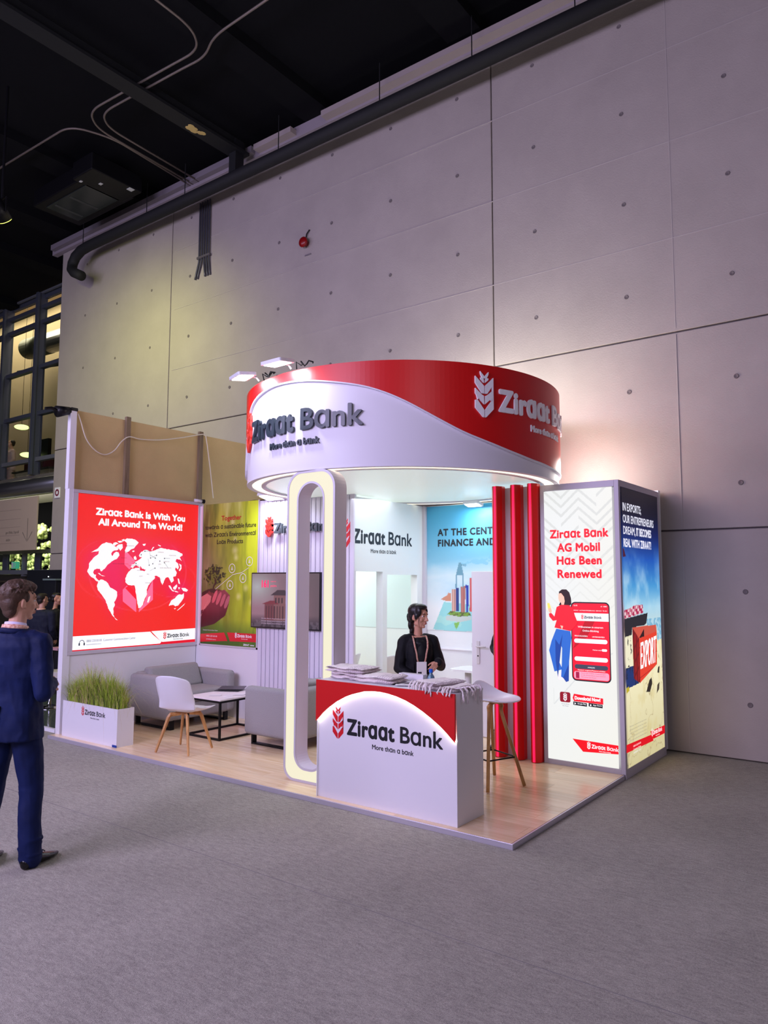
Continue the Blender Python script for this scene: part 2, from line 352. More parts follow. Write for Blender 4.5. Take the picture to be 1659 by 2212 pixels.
# measured outlines of the printed artwork (sheet coordinates 0..1)
WORLD=[[(0.1065,0.6255),(0.1502,0.647),(0.1803,0.6754),(0.2176,0.6951),(0.237,0.6904),(0.2629,0.687),(0.2765,0.6736),(0.3063,0.6636),(0.3165,0.6556),(0.3103,0.647),(0.2876,0.6434),(0.2684,0.6345),(0.2593,0.6203),(0.2697,0.604),(0.2787,0.6209),(0.2977,0.6354),(0.3176,0.6304),(0.325,0.6111),(0.3094,0.5912),(0.2901,0.5823),(0.2743,0.5737),(0.2555,0.5594),(0.2336,0.5452),(0.2216,0.5286),(0.2031,0.5146),(0.1941,0.5036),(0.1846,0.5046),(0.1777,0.5197),(0.1557,0.5205),(0.1374,0.5137),(0.1289,0.4947),(0.1388,0.4813),(0.1512,0.4814),(0.1488,0.4652),(0.1651,0.449),(0.178,0.4409),(0.1594,0.4382),(0.14,0.4543),(0.1115,0.4704),(0.0954,0.489),(0.0858,0.4997),(0.0966,0.5293),(0.0957,0.5508),(0.1102,0.57),(0.1338,0.5949),(0.164,0.6175),(0.1663,0.6366),(0.1322,0.6301)],[(0.2667,0.676),(0.2757,0.6931),(0.295,0.6983),(0.3151,0.6891),(0.2957,0.6827),(0.2863,0.674)],[(0.3046,0.7054),(0.3341,0.7095),(0.3477,0.7016),(0.3215,0.6949)],[(0.2963,0.6688),(0.3154,0.6835),(0.345,0.6875),(0.3493,0.6623),(0.3303,0.642),(0.3164,0.6584)],[(0.3372,0.7153),(0.3569,0.7218),(0.3639,0.7136),(0.3476,0.7045)],[(0.3539,0.7132),(0.38,0.7285),(0.4207,0.7275),(0.4553,0.7176),(0.4765,0.7042),(0.4567,0.6833),(0.4404,0.6628),(0.4102,0.6503),(0.3906,0.6355),(0.3707,0.6293),(0.3667,0.6461),(0.3822,0.6748),(0.3814,0.6946)],[(0.1687,0.4382),(0.187,0.4502),(0.2092,0.4464),(0.2286,0.4383),(0.2488,0.4163),(0.2624,0.3971),(0.2953,0.3831),(0.3168,0.3691),(0.3176,0.3498),(0.3109,0.3222),(0.2956,0.3005),(0.3028,0.2838),(0.291,0.2567),(0.2949,0.2401),(0.2926,0.2182),(0.3097,0.1957),(0.3312,0.1811),(0.3167,0.1844),(0.2864,0.213),(0.2624,0.2465),(0.245,0.2797),(0.2275,0.3182),(0.1942,0.3567),(0.168,0.3841),(0.1608,0.4057)],[(0.3777,0.4609),(0.3964,0.4947),(0.4223,0.5204),(0.456,0.5294),(0.4904,0.5299),(0.498,0.5128),(0.5331,0.5075),(0.544,0.499),(0.5589,0.4761),(0.5739,0.4549),(0.5954,0.4503),(0.5925,0.4329),(0.5686,0.4099),(0.5556,0.3812),(0.5603,0.3525),(0.5406,0.3184),(0.5282,0.2787),(0.5081,0.2593),(0.491,0.2569),(0.4807,0.2911),(0.4745,0.3251),(0.4663,0.3592),(0.4617,0.3876),(0.454,0.4102),(0.4268,0.4103),(0.3996,0.416),(0.3788,0.4329)],[(0.5625,0.2951),(0.5717,0.3293),(0.589,0.3394),(0.583,0.3119),(0.5732,0.292)],[(0.4184,0.5345),(0.4244,0.5515),(0.448,0.5577),(0.4543,0.572),(0.4712,0.5781),(0.4813,0.584),(0.4948,0.5929),(0.5083,0.6048),(0.4889,0.6031),(0.4815,0.6155),(0.4932,0.6331),(0.5204,0.6512),(0.5484,0.655),(0.5808,0.6445),(0.6056,0.6511),(0.6412,0.664),(0.6627,0.6736),(0.707,0.6693),(0.752,0.6619),(0.8051,0.6577),(0.8595,0.6382),(0.8638,0.6263),(0.8373,0.6134),(0.8576,0.5837),(0.8364,0.5965),(0.8073,0.5976),(0.8002,0.5825),(0.8237,0.565),(0.8322,0.5411),(0.8214,0.5229),(0.8018,0.5376),(0.7986,0.5226),(0.8146,0.4988),(0.8078,0.4778),(0.7816,0.4687),(0.79,0.4449),(0.7681,0.4271),(0.7523,0.4508),(0.7367,0.4685),(0.7147,0.4624),(0.7009,0.4389),(0.6908,0.4124),(0.6754,0.433),(0.667,0.4622),(0.6411,0.4767),(0.6195,0.4765),(0.6236,0.462),(0.5993,0.4416),(0.5748,0.4329),(0.556,0.4617),(0.5374,0.4875),(0.5331,0.5075),(0.5432,0.5192),(0.5115,0.5245),(0.4933,0.5442),(0.4976,0.5243),(0.4832,0.5383),(0.4656,0.5466),(0.4454,0.5394),(0.4356,0.5279)],[(0.4394,0.6029),(0.4527,0.6118),(0.4637,0.595),(0.4607,0.5835),(0.4434,0.5871)],[(0.4241,0.6434),(0.4409,0.6485),(0.4447,0.6401),(0.4312,0.6357)],[(0.5082,0.694),(0.5362,0.698),(0.5297,0.6833),(0.5157,0.6827)],[(0.5839,0.6562),(0.5974,0.6771),(0.6103,0.6776),(0.5978,0.6654),(0.5912,0.6524)],[(0.64,0.6963),(0.6658,0.6885),(0.6624,0.6824),(0.6417,0.6905)],[(0.8313,0.5663),(0.8547,0.5565),(0.8557,0.5294),(0.8409,0.5111),(0.8315,0.5182),(0.8461,0.5383)],[(0.7426,0.4093),(0.7575,0.4093),(0.7812,0.3766),(0.8309,0.3642),(0.8311,0.3583),(0.7777,0.3707),(0.7545,0.3916)],[(0.7843,0.3944),(0.8175,0.4181),(0.8219,0.4031),(0.8075,0.3793),(0.7885,0.3825)],[(0.8236,0.46),(0.8352,0.457),(0.8481,0.418),(0.8326,0.424)],[(0.8606,0.391),(0.8954,0.3908),(0.9232,0.3755),(0.908,0.3635),(0.8767,0.3698)],[(0.8297,0.3971),(0.8489,0.394),(0.838,0.3791)],[(0.7517,0.2647),(0.769,0.2998),(0.8022,0.3169),(0.8242,0.3374),(0.8468,0.3461),(0.8661,0.3429),(0.8849,0.3577),(0.8824,0.3186),(0.864,0.295),(0.8344,0.2657),(0.808,0.2604),(0.7888,0.2727),(0.7664,0.2703)],[(0.7973,0.2459),(0.816,0.2495),(0.8065,0.2397)],[(0.8243,0.2303),(0.8578,0.2532),(0.8992,0.2822),(0.8881,0.2675),(0.8505,0.2415),(0.8318,0.2313)],[(0.1632,0.4924),(0.179,0.4898),(0.1889,0.479),(0.2208,0.4722),(0.1986,0.472),(0.1762,0.4827)]]
CUBE=[[(0.361,0.3826),(0.3931,0.4104),(0.4709,0.3309),(0.475,0.2291),(0.3642,0.3047)],[(0.6061,0.4503),(0.6115,0.3114),(0.4956,0.2285),(0.498,0.2539),(0.5284,0.273),(0.5605,0.3467),(0.5598,0.3639)],[(0.3674,0.6292),(0.3839,0.6353),(0.4542,0.5749),(0.4412,0.5575),(0.4089,0.5174),(0.3673,0.5505)]]
CUBEHOLE=[[(0.3791,0.3937),(0.4099,0.4104),(0.4696,0.362),(0.4715,0.3139)]]
MAPBITS=[(0.0025,0.0948),(0.5882,0.0883),(0.6841,0.0111),(0.0062,0.014),(0.602,0.0962),(0.9879,0.0981),(0.9866,0.0196),(0.7019,0.0187),(0.0908,0.0504),(0.455,0.0504),(0.7036,0.0708),(0.7268,0.0375),(0.7374,0.0515),(0.9264,0.059),(-0.0553,0.7746)]
MAPTITLE=[(0.1327,0.8664),(0.8845,0.8679),(0.1564,0.8022),(0.8571,0.7971),(0.1288,0.9072),(0.1494,0.842)]
LADY={'hair':[(0.208,0.6177),(0.2525,0.626),(0.3178,0.6262),(0.3602,0.6154),(0.3843,0.5938),(0.389,0.5722),(0.356,0.5639),(0.302,0.5636),(0.2698,0.5688),(0.2257,0.5631),(0.2042,0.5685),(0.227,0.5795),(0.2066,0.5985)],'face':[(0.203,0.6095),(0.2405,0.6123),(0.2831,0.5988),(0.2926,0.5825),(0.2807,0.5689),(0.2436,0.5687),(0.2377,0.5768),(0.2117,0.5794),(0.1995,0.593)],'sweater':[(0.2371,0.5686),(0.3563,0.5677),(0.4091,0.5561),(0.4389,0.5294),(0.4751,0.5055),(0.4574,0.4973),(0.37,0.4723),(0.1318,0.4833),(0.1669,0.5109),(0.1115,0.5076),(0.0572,0.5236),(0.0514,0.5346),(0.0872,0.5376),(0.1349,0.5243),(0.1706,0.5601)],'yphone':[(0.0274,0.573),(0.061,0.5743),(0.0924,0.5486),(0.0696,0.5402),(0.0432,0.5455)],'hand':[(0.0438,0.5538),(0.0819,0.5568),(0.0964,0.5431),(0.0804,0.5364),(0.0518,0.5401)],'hand2':[(0.2202,0.4923),(0.2635,0.49),(0.2451,0.4763)],'jeans':[(0.1578,0.4792),(0.3657,0.4722),(0.3787,0.4482),(0.3606,0.4104),(0.3395,0.3619),(0.3297,0.295),(0.2803,0.294),(0.2163,0.3034),(0.2311,0.3547),(0.2397,0.4087),(0.2251,0.4165),(0.1471,0.3965),(0.188,0.3593),(0.2401,0.3307),(0.1194,0.3203),(0.0888,0.3521),(0.0436,0.3976),(0.0839,0.4336)],'shoe':[(0.162,0.3049),(0.2182,0.3275),(0.2275,0.3089),(0.291,0.2931),(0.1828,0.2919)]}
TPTS=[(0.3851,0.5776),(0.9242,0.5751),(0.9282,0.2913),(0.3939,0.298),(0.4441,0.5412),(0.9082,0.5357),(0.4584,0.5091),(0.9097,0.5096),(0.4782,0.4922),(0.8206,0.4893),(0.4312,0.4382),(0.8896,0.4286),(0.4262,0.3794),(0.8836,0.3662),(0.433,0.3343),(0.8961,0.3302),(0.0756,0.8662),(0.9248,0.8716),(0.1838,0.8193),(0.8107,0.8165),(0.1645,0.7694),(0.8307,0.7671),(0.1718,0.7196),(0.8261,0.7186),(0.0746,0.8522),(0.0767,0.8808),(0.1923,0.2466),(0.3443,0.2131),(0.3725,0.2445),(0.8057,0.2276),(0.392,0.2249),(0.804,0.2095),(0.3633,0.0831),(1.0174,0.0797),(1.0143,0.0494),(0.5123,0.0393),(0.5456,0.0648),(0.9248,0.0578)]
EXPO={'sea':[(0.5732,0.5135),(1.0415,0.5115),(1.0347,0.4291),(0.8741,0.4216),(0.8665,0.4825),(0.5883,0.488)],'hull':[(-0.0396,0.5211),(0.6114,0.5353),(0.5695,0.4967),(0.5062,0.4896),(0.1846,0.4879),(0.168,0.4617),(-0.0339,0.4562)],'cargo':[(-0.0338,0.5522),(0.1311,0.558),(0.2461,0.5674),(0.4826,0.5677),(0.4881,0.5371),(-0.0396,0.5211)],'block':[(-0.0348,0.4511),(0.1787,0.4588),(0.1721,0.3505),(-0.0545,0.3464)],'deep':[(-0.0545,0.3464),(0.2019,0.3494),(0.3219,0.2805),(-0.0507,0.2722)],'bside':[(0.1846,0.4879),(0.3562,0.4436),(0.3528,0.2791),(0.1924,0.3023)],'btop':[(0.1846,0.4879),(0.8452,0.4858),(0.861,0.4595),(0.3562,0.4436)],'bfront':[(0.3562,0.4436),(0.861,0.4595),(0.8389,0.3308),(0.3531,0.2801)],'bhole':[(0.3566,0.4452),(0.4951,0.476),(0.497,0.4472)],'r1':[(-0.0336,0.0828),(0.6401,0.0736),(0.6636,0.0478),(-0.0389,0.055)],'r2':[(0.5807,0.0875),(1.0164,0.0838),(1.0084,0.0527),(0.6651,0.0543)],'p1':[(0.8713,0.3181),(0.9169,0.3221),(0.8966,0.2941),(0.8441,0.2975)],'p2':[(0.6035,0.2786),(0.6685,0.2868),(0.6844,0.2638),(0.6142,0.2338),(0.5121,0.2389)],'p3':[(0.8329,0.2512),(0.9016,0.2595),(0.8814,0.2318),(0.8031,0.2187)],'p4':[(-0.0146,0.2755),(0.0586,0.2812),(0.0739,0.266),(0.0001,0.2584)],'tag':[(-0.0353,0.775),(0.026,0.776),(0.0753,0.7474),(-0.034,0.7434)]}
EXQ=[(0.3636,0.3297),(0.8104,0.3404),(0.8349,0.4428),(0.3842,0.4265)]
STXT=[(-0.0083,0.922),(0.4593,0.9327),(-0.0156,0.8828),(0.8305,0.892),(-0.0154,0.8444),(0.7536,0.843),(-0.0161,0.8019),(0.7212,0.7958),(-0.0034,0.949)]
TREE=[(0.2406,0.487),(0.0565,0.4873),(0.2369,0.5466),(0.2467,0.3881),(-0.0002,0.3367),(0.4908,0.3601)]
HAND=[[(-0.0195,0.2265),(0.1224,0.2881),(0.2374,0.3288),(0.325,0.3737),(0.4262,0.387),(0.5292,0.3458),(0.5077,0.2827),(0.4494,0.2045),(0.2491,0.1423),(-0.0117,0.112)],[(-0.0263,0.3265),(0.1048,0.3575),(0.1848,0.3382),(0.1742,0.2986),(0.0723,0.2477),(-0.0198,0.2315)]]
TLINE=[(0.2597,0.3881),(0.571,0.4914),(0.7303,0.5055),(0.8496,0.5385)]
TICON=[(0.8595,0.5814),(0.5561,0.5351),(0.7517,0.4671),(0.5251,0.4185),(0.9192,0.5809)]
TTXT=[(0.3465,0.8735),(0.6996,0.8641),(0.0475,0.8256),(0.9869,0.8086),(0.0459,0.7698),(0.9704,0.7565),(0.2707,0.7155),(0.7493,0.7057),(0.3445,0.9085)]
TB=[(-0.022,0.067),(0.4561,0.0887),(0.5469,0.0287),(0.4723,0.0266),(-0.0101,0.0098),(0.4937,0.0896),(0.9776,0.0922),(0.9802,0.0365),(0.6559,0.0632),(0.9156,0.0607),(0.6425,0.0838),(0.6809,0.0515)]
MURAL={'map':[(0.0704,0.0065),(0.1701,0.2277),(0.4215,0.2084),(0.4196,0.0032),(0.2585,-0.0063)],'green':[(0.2589,0.0635),(0.3066,0.0714),(0.2996,0.0467),(0.279,0.0153),(0.2655,0.0331)],'ped':[(0.1904,0.1166),(0.3003,0.1322),(0.4101,0.1174),(0.4098,0.0932),(0.3134,0.0716),(0.2453,0.0753),(0.1833,0.0854)],'grass':[(0.1974,0.1292),(0.2252,0.1547),(0.3944,0.1472),(0.4101,0.1234),(0.3001,0.1139)],'t1':[(0.2373,0.328),(0.2772,0.3284),(0.276,0.1561),(0.239,0.155)],'t1b':[(0.2773,0.3383),(0.3018,0.3384),(0.3005,0.1567),(0.276,0.1561)],'t2':[(0.3195,0.3472),(0.3588,0.356),(0.357,0.1461),(0.318,0.145)],'t2b':[(0.3629,0.3659),(0.3856,0.3599),(0.3838,0.1469),(0.3651,0.1463)],'t3':[(0.3968,0.4148),(0.4302,0.427),(0.4275,0.1481),(0.3945,0.1593)],'isl':[(0.1422,0.2459),(0.1703,0.2651),(0.1983,0.2779),(0.2081,0.3004),(0.233,0.297),(0.2367,0.2352),(0.1911,0.2343)],'crane':[(0.2718,0.3407),(0.278,0.4396),(0.3033,0.5385),(0.3237,0.5382),(0.346,0.4394),(0.3452,0.3412),(0.3344,0.3412),(0.3325,0.4395),(0.2862,0.4396),(0.2855,0.3408)]}
MTXT=[(0.1192,0.7603),(0.6031,0.745),(0.116,0.674),(0.6086,0.6641),(0.1194,0.8073)]

# ================================================================ SETTING
CONC = mat('concrete', (166, 157, 153), .8, bump=.22, bscale=60, var=.06, vscale=1.4, spec=.2)
CONCD = mat('concrete_joint', (108, 100, 104), .9)
DARKC = mat('ceiling_black', (9, 10, 14), .9, spec=.2)
DARKB = mat('beam_black', (17, 19, 22), .7)
fl = MB().box(-30, 14, -14, 20, -.2, 0).build('floor', carpet_mat(), None); tag(fl, kind='structure')
for y in (-1.3, -3.3, -5.3):
    bxo('carpet_seam', mat('seam', (128, 125, 124), .95), fl, -12, 12, y, y+.005, 0, .0008)
w = MB().box(-12.6, 13, 3.72, 4.0, 0, 8.95).build('wall_back', CONCD, None); tag(w, kind='structure')
xs = (-12.6, -8.785, -2.06, 4.66, 11.4); zs = (0.012, 2.355, 4.56, 8.93)
for i in range(4):
    for j in range(3):
        g = .009
        bxo('concrete_panel', CONC, w, xs[i]+(g if i else 0), xs[i+1]-g, 3.68+(.004 if (i+j) % 2 else 0), 3.73, zs[j]+(g if j else 0), zs[j+1]-g, bevel=.006, seg=1)
SEAM = mat('formwork_seam', (176, 168, 166), .8)
for z in (5.64, 6.78, 7.9): bxo('formwork_seam', SEAM, w, -8.7, 4.6, 3.6775, 3.69, z, z+.008)
for z0, z1 in ((0.03, 2.33), (2.38, 4.53), (4.6, 8.9)):
    bxo('formwork_seam', SEAM, w, .2, .207, 3.676, 3.69, z0, z1)
HOLE = mat('tie_hole_dark', (112, 104, 106), .9)
th = None
for k in range(-10, 4):
    for z in (.56, 1.7, 2.83, 3.96, 5.08, 6.2, 7.32, 8.43):
        x = -.33+1.13*k
        if x < -6.5 and z < 3 or abs(x+8.78) < .2: continue
        if th is None:
            m_ = MB(); n = 12
            rings = [[(math.cos(2*PI*i/n)*r, y, math.sin(2*PI*i/n)*r) for i in range(n)] for r, y in ((.027, 0.001), (.022, -.005), (.017, -.003), (.005, .0005))]
            m_.loft(rings); th = m_.build('tie_hole', HOLE, w, world=False)
            th.location = (x, 3.678, z)
        else:
            c = th.copy(); COL.objects.link(c); c.location = (x, 3.678, z)
ce = MB().box(-24, 14, -14, 5.4, 9.3, 9.5).build('ceiling', DARKC, None); tag(ce, kind='structure')
for x in (-12.4, -10.1, -5.35, -2.6, .4, 3.4):
    bxo('ceiling_joist', DARKC, ce, x, x+.5, -12, 3.7, 9.12, 9.31)
for x in (-21, -17.6, -14.4): bxo('ceiling_joist', DARKC, ce, x, x+.5, -12, 5.0, 9.12, 9.31)
b = thing('steel_beam', 'black steel beam under the ceiling with a yellow paint patch', 'beam', (-6.62, -4, 8.9))
bxo('flange', DARKB, b, -6.76, -6.48, -11, 3.45, 8.88, 8.93); bxo('web', DARKB, b, -6.66, -6.58, -11, 3.45, 8.93, 9.13); bxo('hanger', DARKB, b, -6.7, -6.54, 3.2, 3.38, 8.55, 9.1)
mb = MB()
for i in range(9): mb.ell((-6.62+random.uniform(-.06, .06), 2.45+random.uniform(-.13, .13), 8.877), (.045, .06, .006), 8, 5)
mb.build('paint_patch', mat('yellow_paint', (205, 180, 110), .7), b)
CONDM = mat('conduit_grey', (118, 108, 100), .45, .3)
def arcpts(ctrl, n=8):
    """polyline through CTRL with rounded corners"""
    P = [Vector(c) for c in ctrl]; out = [P[0]]
    for i in range(1, len(P)-1):
        a = P[i]+(P[i-1]-P[i])*min(.45, .28/(P[i-1]-P[i]).length); b_ = P[i]+(P[i+1]-P[i])*min(.45, .28/(P[i+1]-P[i]).length)
        for k in range(n+1):
            t = k/n; out.append(a*(1-t)**2+P[i]*2*t*(1-t)+b_*t*t)
    return out+[P[-1]]
for i, (pts, lab) in enumerate((
    ([(-5.0, -.6, 9.0), (-5.05, 1.1, 9.0), (-5.3, 1.42, 9.0), (-5.9, 1.38, 9.0), (-7.72, 1.28, 9.0), (-8.02, 1.6, 9.0), (-8.12, 3.6, 9.0)], 'thin pale conduit curving across the black ceiling, the one ending at the left'),
    ([(-2.6, 1.32, 9.0), (-4.95, 1.37, 9.0), (-5.35, 1.56, 9.0), (-5.8, 1.52, 9.0), (-7.6, 1.42, 9.0), (-7.86, 1.7, 9.0), (-7.96, 3.6, 9.0)], 'thin pale conduit curving across the black ceiling, the one running off to the right'),
    ([(-12, 1.2, 9.0), (-8.3, 1.3, 9.0), (-8.05, 1.9, 9.0), (-8.2, 3.6, 9.0)], 'thin conduit bending towards the far wall at the left of the ceiling'))):
    tag(MB().tube(arcpts(pts), .016, 8).build('ceiling_conduit', CONDM, None, smooth=True), lab, 'conduit')
du = thing('ventilation_duct', 'dark ventilation duct with a glazed panel under the ceiling', 'duct', (-10, 2.6, 8.8))
DUCTM = mat('duct_dark', (14, 14, 18), .5, .3)
bxo('duct_body', DUCTM, du, -10.9, -9.1, 2.1, 3.05, 8.8, 9.12, bevel=.02); bxo('duct_panel', mat('duct_glass', (44, 50, 48), .25), du, -10.7, -9.35, 2.25, 2.9, 8.785, 8.8)
for x in (-10.5, -10.0): bxo('duct_louvre', mat('louvre', (62, 66, 64), .4), du, x, x+.06, 2.3, 2.85, 8.778, 8.786)
for (x, y, wd_, hh) in ((-8.9, 2.75, .1, .1), (-9.15, 2.35, .07, .05), (-9.35, 2.1, .06, .04)):
    bxo('label_plate', mat('label_white', (200, 205, 200), .6), du, x, x+wd_, y, y+hh, 8.776, 8.784)
bxo('side_box', DUCTM, du, -9.4, -8.8, 2.0, 3.0, 8.785, 9.1, bevel=.02)
t = thing('sprinkler_pipe', 'large black pipe along the top of the concrete wall ending in an elbow', 'pipe', (-4, 3.2, 8.45))
PIPE = mat('pipe_black', (20, 21, 24), .75)
MB().tube([(8, 3.25, 8.46), (-10.9, 3.25, 8.46), (-11.15, 3.25, 8.44), (-11.35, 3.25, 8.36), (-11.45, 3.25, 8.24), (-11.42, 3.22, 8.1), (-11.3, 3.2, 8.0), (-11.02, 3.2, 7.86)], .10, 20).build('pipe', PIPE, t, smooth=True)
for x in (-11.1, -9.0, -7.9, -5.6, -3.6, -2.1, -.7, 1.0, 3): MB().cone((x, 3.25, 8.55), (x, 3.25, 9.15), .008, .008, 6).build('hanger_rod', PIPE, t)
tag(bxo('trim_1', mat('wall_head', (150, 140, 148), .8), None, -12.9, 13, 3.6, 3.72, 8.93, 9.12), kind='structure')
tag(bxo('trim_2', mat('wall_head2', (128, 120, 128), .8), None, -12.8, -6.5, 3.5, 3.6, 8.99, 9.1), kind='structure')
for i, (x0, x1) in enumerate(((-6.4, -5.55), (-4.9, 13))): tag(bxo('trim_%d' % (3+i), mat('wall_head3', (164, 152, 150), .8), None, x0, x1, 3.46, 3.6, 8.97, 9.06), kind='structure')
t = thing('wall_conduit_bundle', 'bundle of grey conduits dropping down the concrete wall', 'conduit', (-7.8, 3.64, 7.2))
for k in range(5):
    x = -7.96+k*.066
    MB().tube([(x, 3.65, 8.6), (x, 3.65, 7.5), (x-(.10 if k < 2 else -.02)*.9, 3.66, 7.28), (x-(.11 if k < 2 else -.03), 3.66, 7.2)], .017, 8).build('conduit', mat('conduit_dark', (84, 84, 96), .4, .3), t, smooth=True)
bxo('conduit_clamp', mat('clamp_grey', (110, 104, 112), .5, .4), t, -8.0, -7.66, 3.625, 3.665, 7.55, 7.59)
t = thing('alarm_bell', 'round red alarm bell high on the concrete wall', 'alarm', (-5.37, 3.68, 7.13))
MB().cone((-5.37, 3.68, 7.13), (-5.37, 3.62, 7.13), .05, .05, 16).build('bell_mount', mat('dark_red', (90, 14, 18), .4), t)
MB().ell((-5.37, 3.60, 7.13), (.085, .045, .085), 20, 12).build('bell_dome', mat('bell_red', (130, 10, 16), .3), t, smooth=True)
MB().tube([(-5.37, 3.66, 7.2), (-5.35, 3.66, 7.28), (-5.3, 3.67, 7.34)], .01, 6).build('bell_cable', BLACKM, t)
bxo('bell_label', mat('bell_label', (120, 112, 118), .6), t, -5.4, -5.27, 3.672, 3.68, 6.93, 6.95)
t = thing('fire_signpost', 'small white sign with a dark red ring on the left end of the wall', 'sign', (-12.4, 3.67, 3.64))
bxo('sign_plate', WHITEPRINT, t, -12.5, -12.3, 3.665, 3.68, 3.53, 3.75)
rg = [[(-12.4+math.cos(2*PI*i/24)*r, y, 3.64+math.sin(2*PI*i/24)*r) for i in range(24)] for r, y in ((.075, 3.664), (.075, 3.661), (.04, 3.661), (.04, 3.664))]
MB().loft(rg, closed=True).build('sign_ring', mat('ring_red', (120, 40, 60), .5), t)

# ---- glazed facade left of the concrete wall
FRM = mat('facade_frame', (84, 90, 104), .5, .1); FRML = mat('facade_frame_light', (128, 132, 138), .5, .2); STEEL = mat('duct_steel', (150, 150, 160), .28, .9)
Y0 = 5.0
tag(bxo('wall_left', mat('spandrel', (118, 114, 104), .8), None, -24, -12.5, Y0, Y0+.3, 4.2, 4.46), kind='structure')
tag(bxo('trim_5', mat('soffit_band', (72, 64, 76), .8), None, -24, -12.5, Y0-.15, Y0+.2, 9.42, 9.62), kind='structure')
GLASS = mat('window_glass', (225, 235, 230), .02, trans=1, ior=1.02, spec=.5)
wi = MB().box(-24, -12.5, Y0+.05, Y0+.12, 9.1, 9.24).build('window_1', FRM, None); tag(wi, kind='structure')
tag(MB().tube([(-24, Y0-.1, 9.36), (-12.5, Y0-.1, 9.36)], .06, 14).build('blind_tube', STEEL, None, smooth=True), 'long steel tube along the head of the glazed facade', 'pipe')
bxo('window_rail', FRML, wi, -24, -12.5, Y0-.05, Y0, 9.2, 9.25)
mx_ = (-15.85, -17.56, -19.3, -21.1, -14.1); zz = (4.46, 4.86, 6.05, 7.27, 8.45, 8.85)
for x in mx_: bxo('mullion', FRM, wi, x-.06, x+.02, Y0-.16, Y0+.12, 4.46, 9.2); bxo('mullion', FRM, wi, x+.021, x+.05, Y0-.165, Y0-.1, 4.46, 9.2)
for z in zz[1:]: bxo('transom', FRML if z < 5 else FRM, wi, -24, -12.5, Y0-.03, Y0+.1, z-.05, z+.05)
sx_ = sorted(mx_)+[-12.5]
for i in range(len(sx_)-1):
    for j in range(5): bxo('pane', GLASS, wi, sx_[i]+.06, sx_[i+1]-.07, Y0+.04, Y0+.05, zz[j]+.05, zz[j+1]-.05)
# upstairs room behind the glass
ROOM = mat('room_wall', (188, 168, 138), .8)
tag(bxo('wall_1', ROOM, None, -28, -12, 7.2, 7.4, 4.3, 10.5), kind='structure')
tag(bxo('floor_upper', mat('upper_floor', (70, 66, 60), .7), None, -28, -12, 5.3, 7.4, 4.2, 4.3), kind='structure')
tag(bxo('ceiling_upper', mat('upper_ceiling', (170, 160, 140), .8), None, -28, -12, 5.3, 7.4, 10.4, 10.5), kind='structure')
tag(bxo('wall_right', ROOM, None, -12.2, -12, 4.0, 9.7, 0, 9.3), kind='structure')
light('upstairs_lamp', 'AREA', (-19, 6.3, 10.3), (-19, 6.7, 5), 300, (255, 236, 200), 8, 1)
t = thing('round_duct', 'big round duct hanging behind the upper panes of the facade', 'duct', (-16, 7, 8.5))
MB().tube([(-12.3, 6.1, 8.35), (-18.2, 6.5, 8.75)], .3, 24).build('duct_tube', STEEL, t, smooth=True)
MB().tube([(-18.2, 6.5, 8.75), (-19.6, 6.6, 8.85)], .31, 24).build('duct_sleeve', mat('duct_olive', (84, 88, 74), .5, .3), t, smooth=True)
tag(MB().tube([(-12.3, 6.2, 7.3), (-16, 6.3, 7.75), (-20, 6.5, 8.2)], .025, 8).build('wire', mat('wire_dark', (50, 36, 30), .6), None), 'thin dark cable slung behind the facade glass under the duct', 'cable')
for i, (x, z, lab) in enumerate(((-18.6, 6.2, 'glowing pendant lamp seen through the middle pane'), (-18.2, 5.35, 'glowing pendant lamp low behind the facade glass'))):
    t = thing('pendant_lamp', lab, 'lamp', (x, 6.0, z))
    MB().ell((x, 6.0, z), (.2, .2, .07), 16, 8).build('lamp_bowl', mat('lamp_glow', (220, 240, 150), .5, emit=2.2), t, smooth=True)
    MB().cone((x, 6.0, z+.05), (x, 6.0, 10.4), .006, .006, 6).build('lamp_cord', BLACKM, t)
t = thing('upstairs_cabinet', 'dark red cabinet standing upstairs behind the glass', 'cabinet', (-18, 6.2, 4.3))
bxo('cabinet_body', mat('maroon', (70, 20, 30), .6), t, -18.4, -17.3, 6.0, 6.5, 4.3, 5.2, bevel=.05); bxo('cabinet_screen', mat('screen_black', (10, 12, 16), .3), t, -17.8, -17.3, 6.1, 6.2, 5.25, 5.75); bxo('screen_foot', BLACKM, t, -17.6, -17.5, 6.13, 6.17, 5.2, 5.26)
t = thing('counter_upstairs', 'pale low counter behind the bottom panes of the facade', 'counter', (-17, 6, 4.3))
bxo('counter_body', mat('pale_counter', (170, 160, 130), .6), t, -17.9, -16.1, 5.5, 5.85, 4.3, 4.72, bevel=.02); bxo('counter_top', mat('counter_top_dark', (60, 60, 50), .4), t, -17.95, -16.05, 5.45, 5.9, 4.72, 4.76)
tag(MB().tube([(-24, Y0-.35, 4.08), (-12.55, Y0-.35, 4.08)], .2, 24).build('steel_duct', STEEL, None, smooth=True), 'thick brushed steel duct under the upper window row', 'duct')
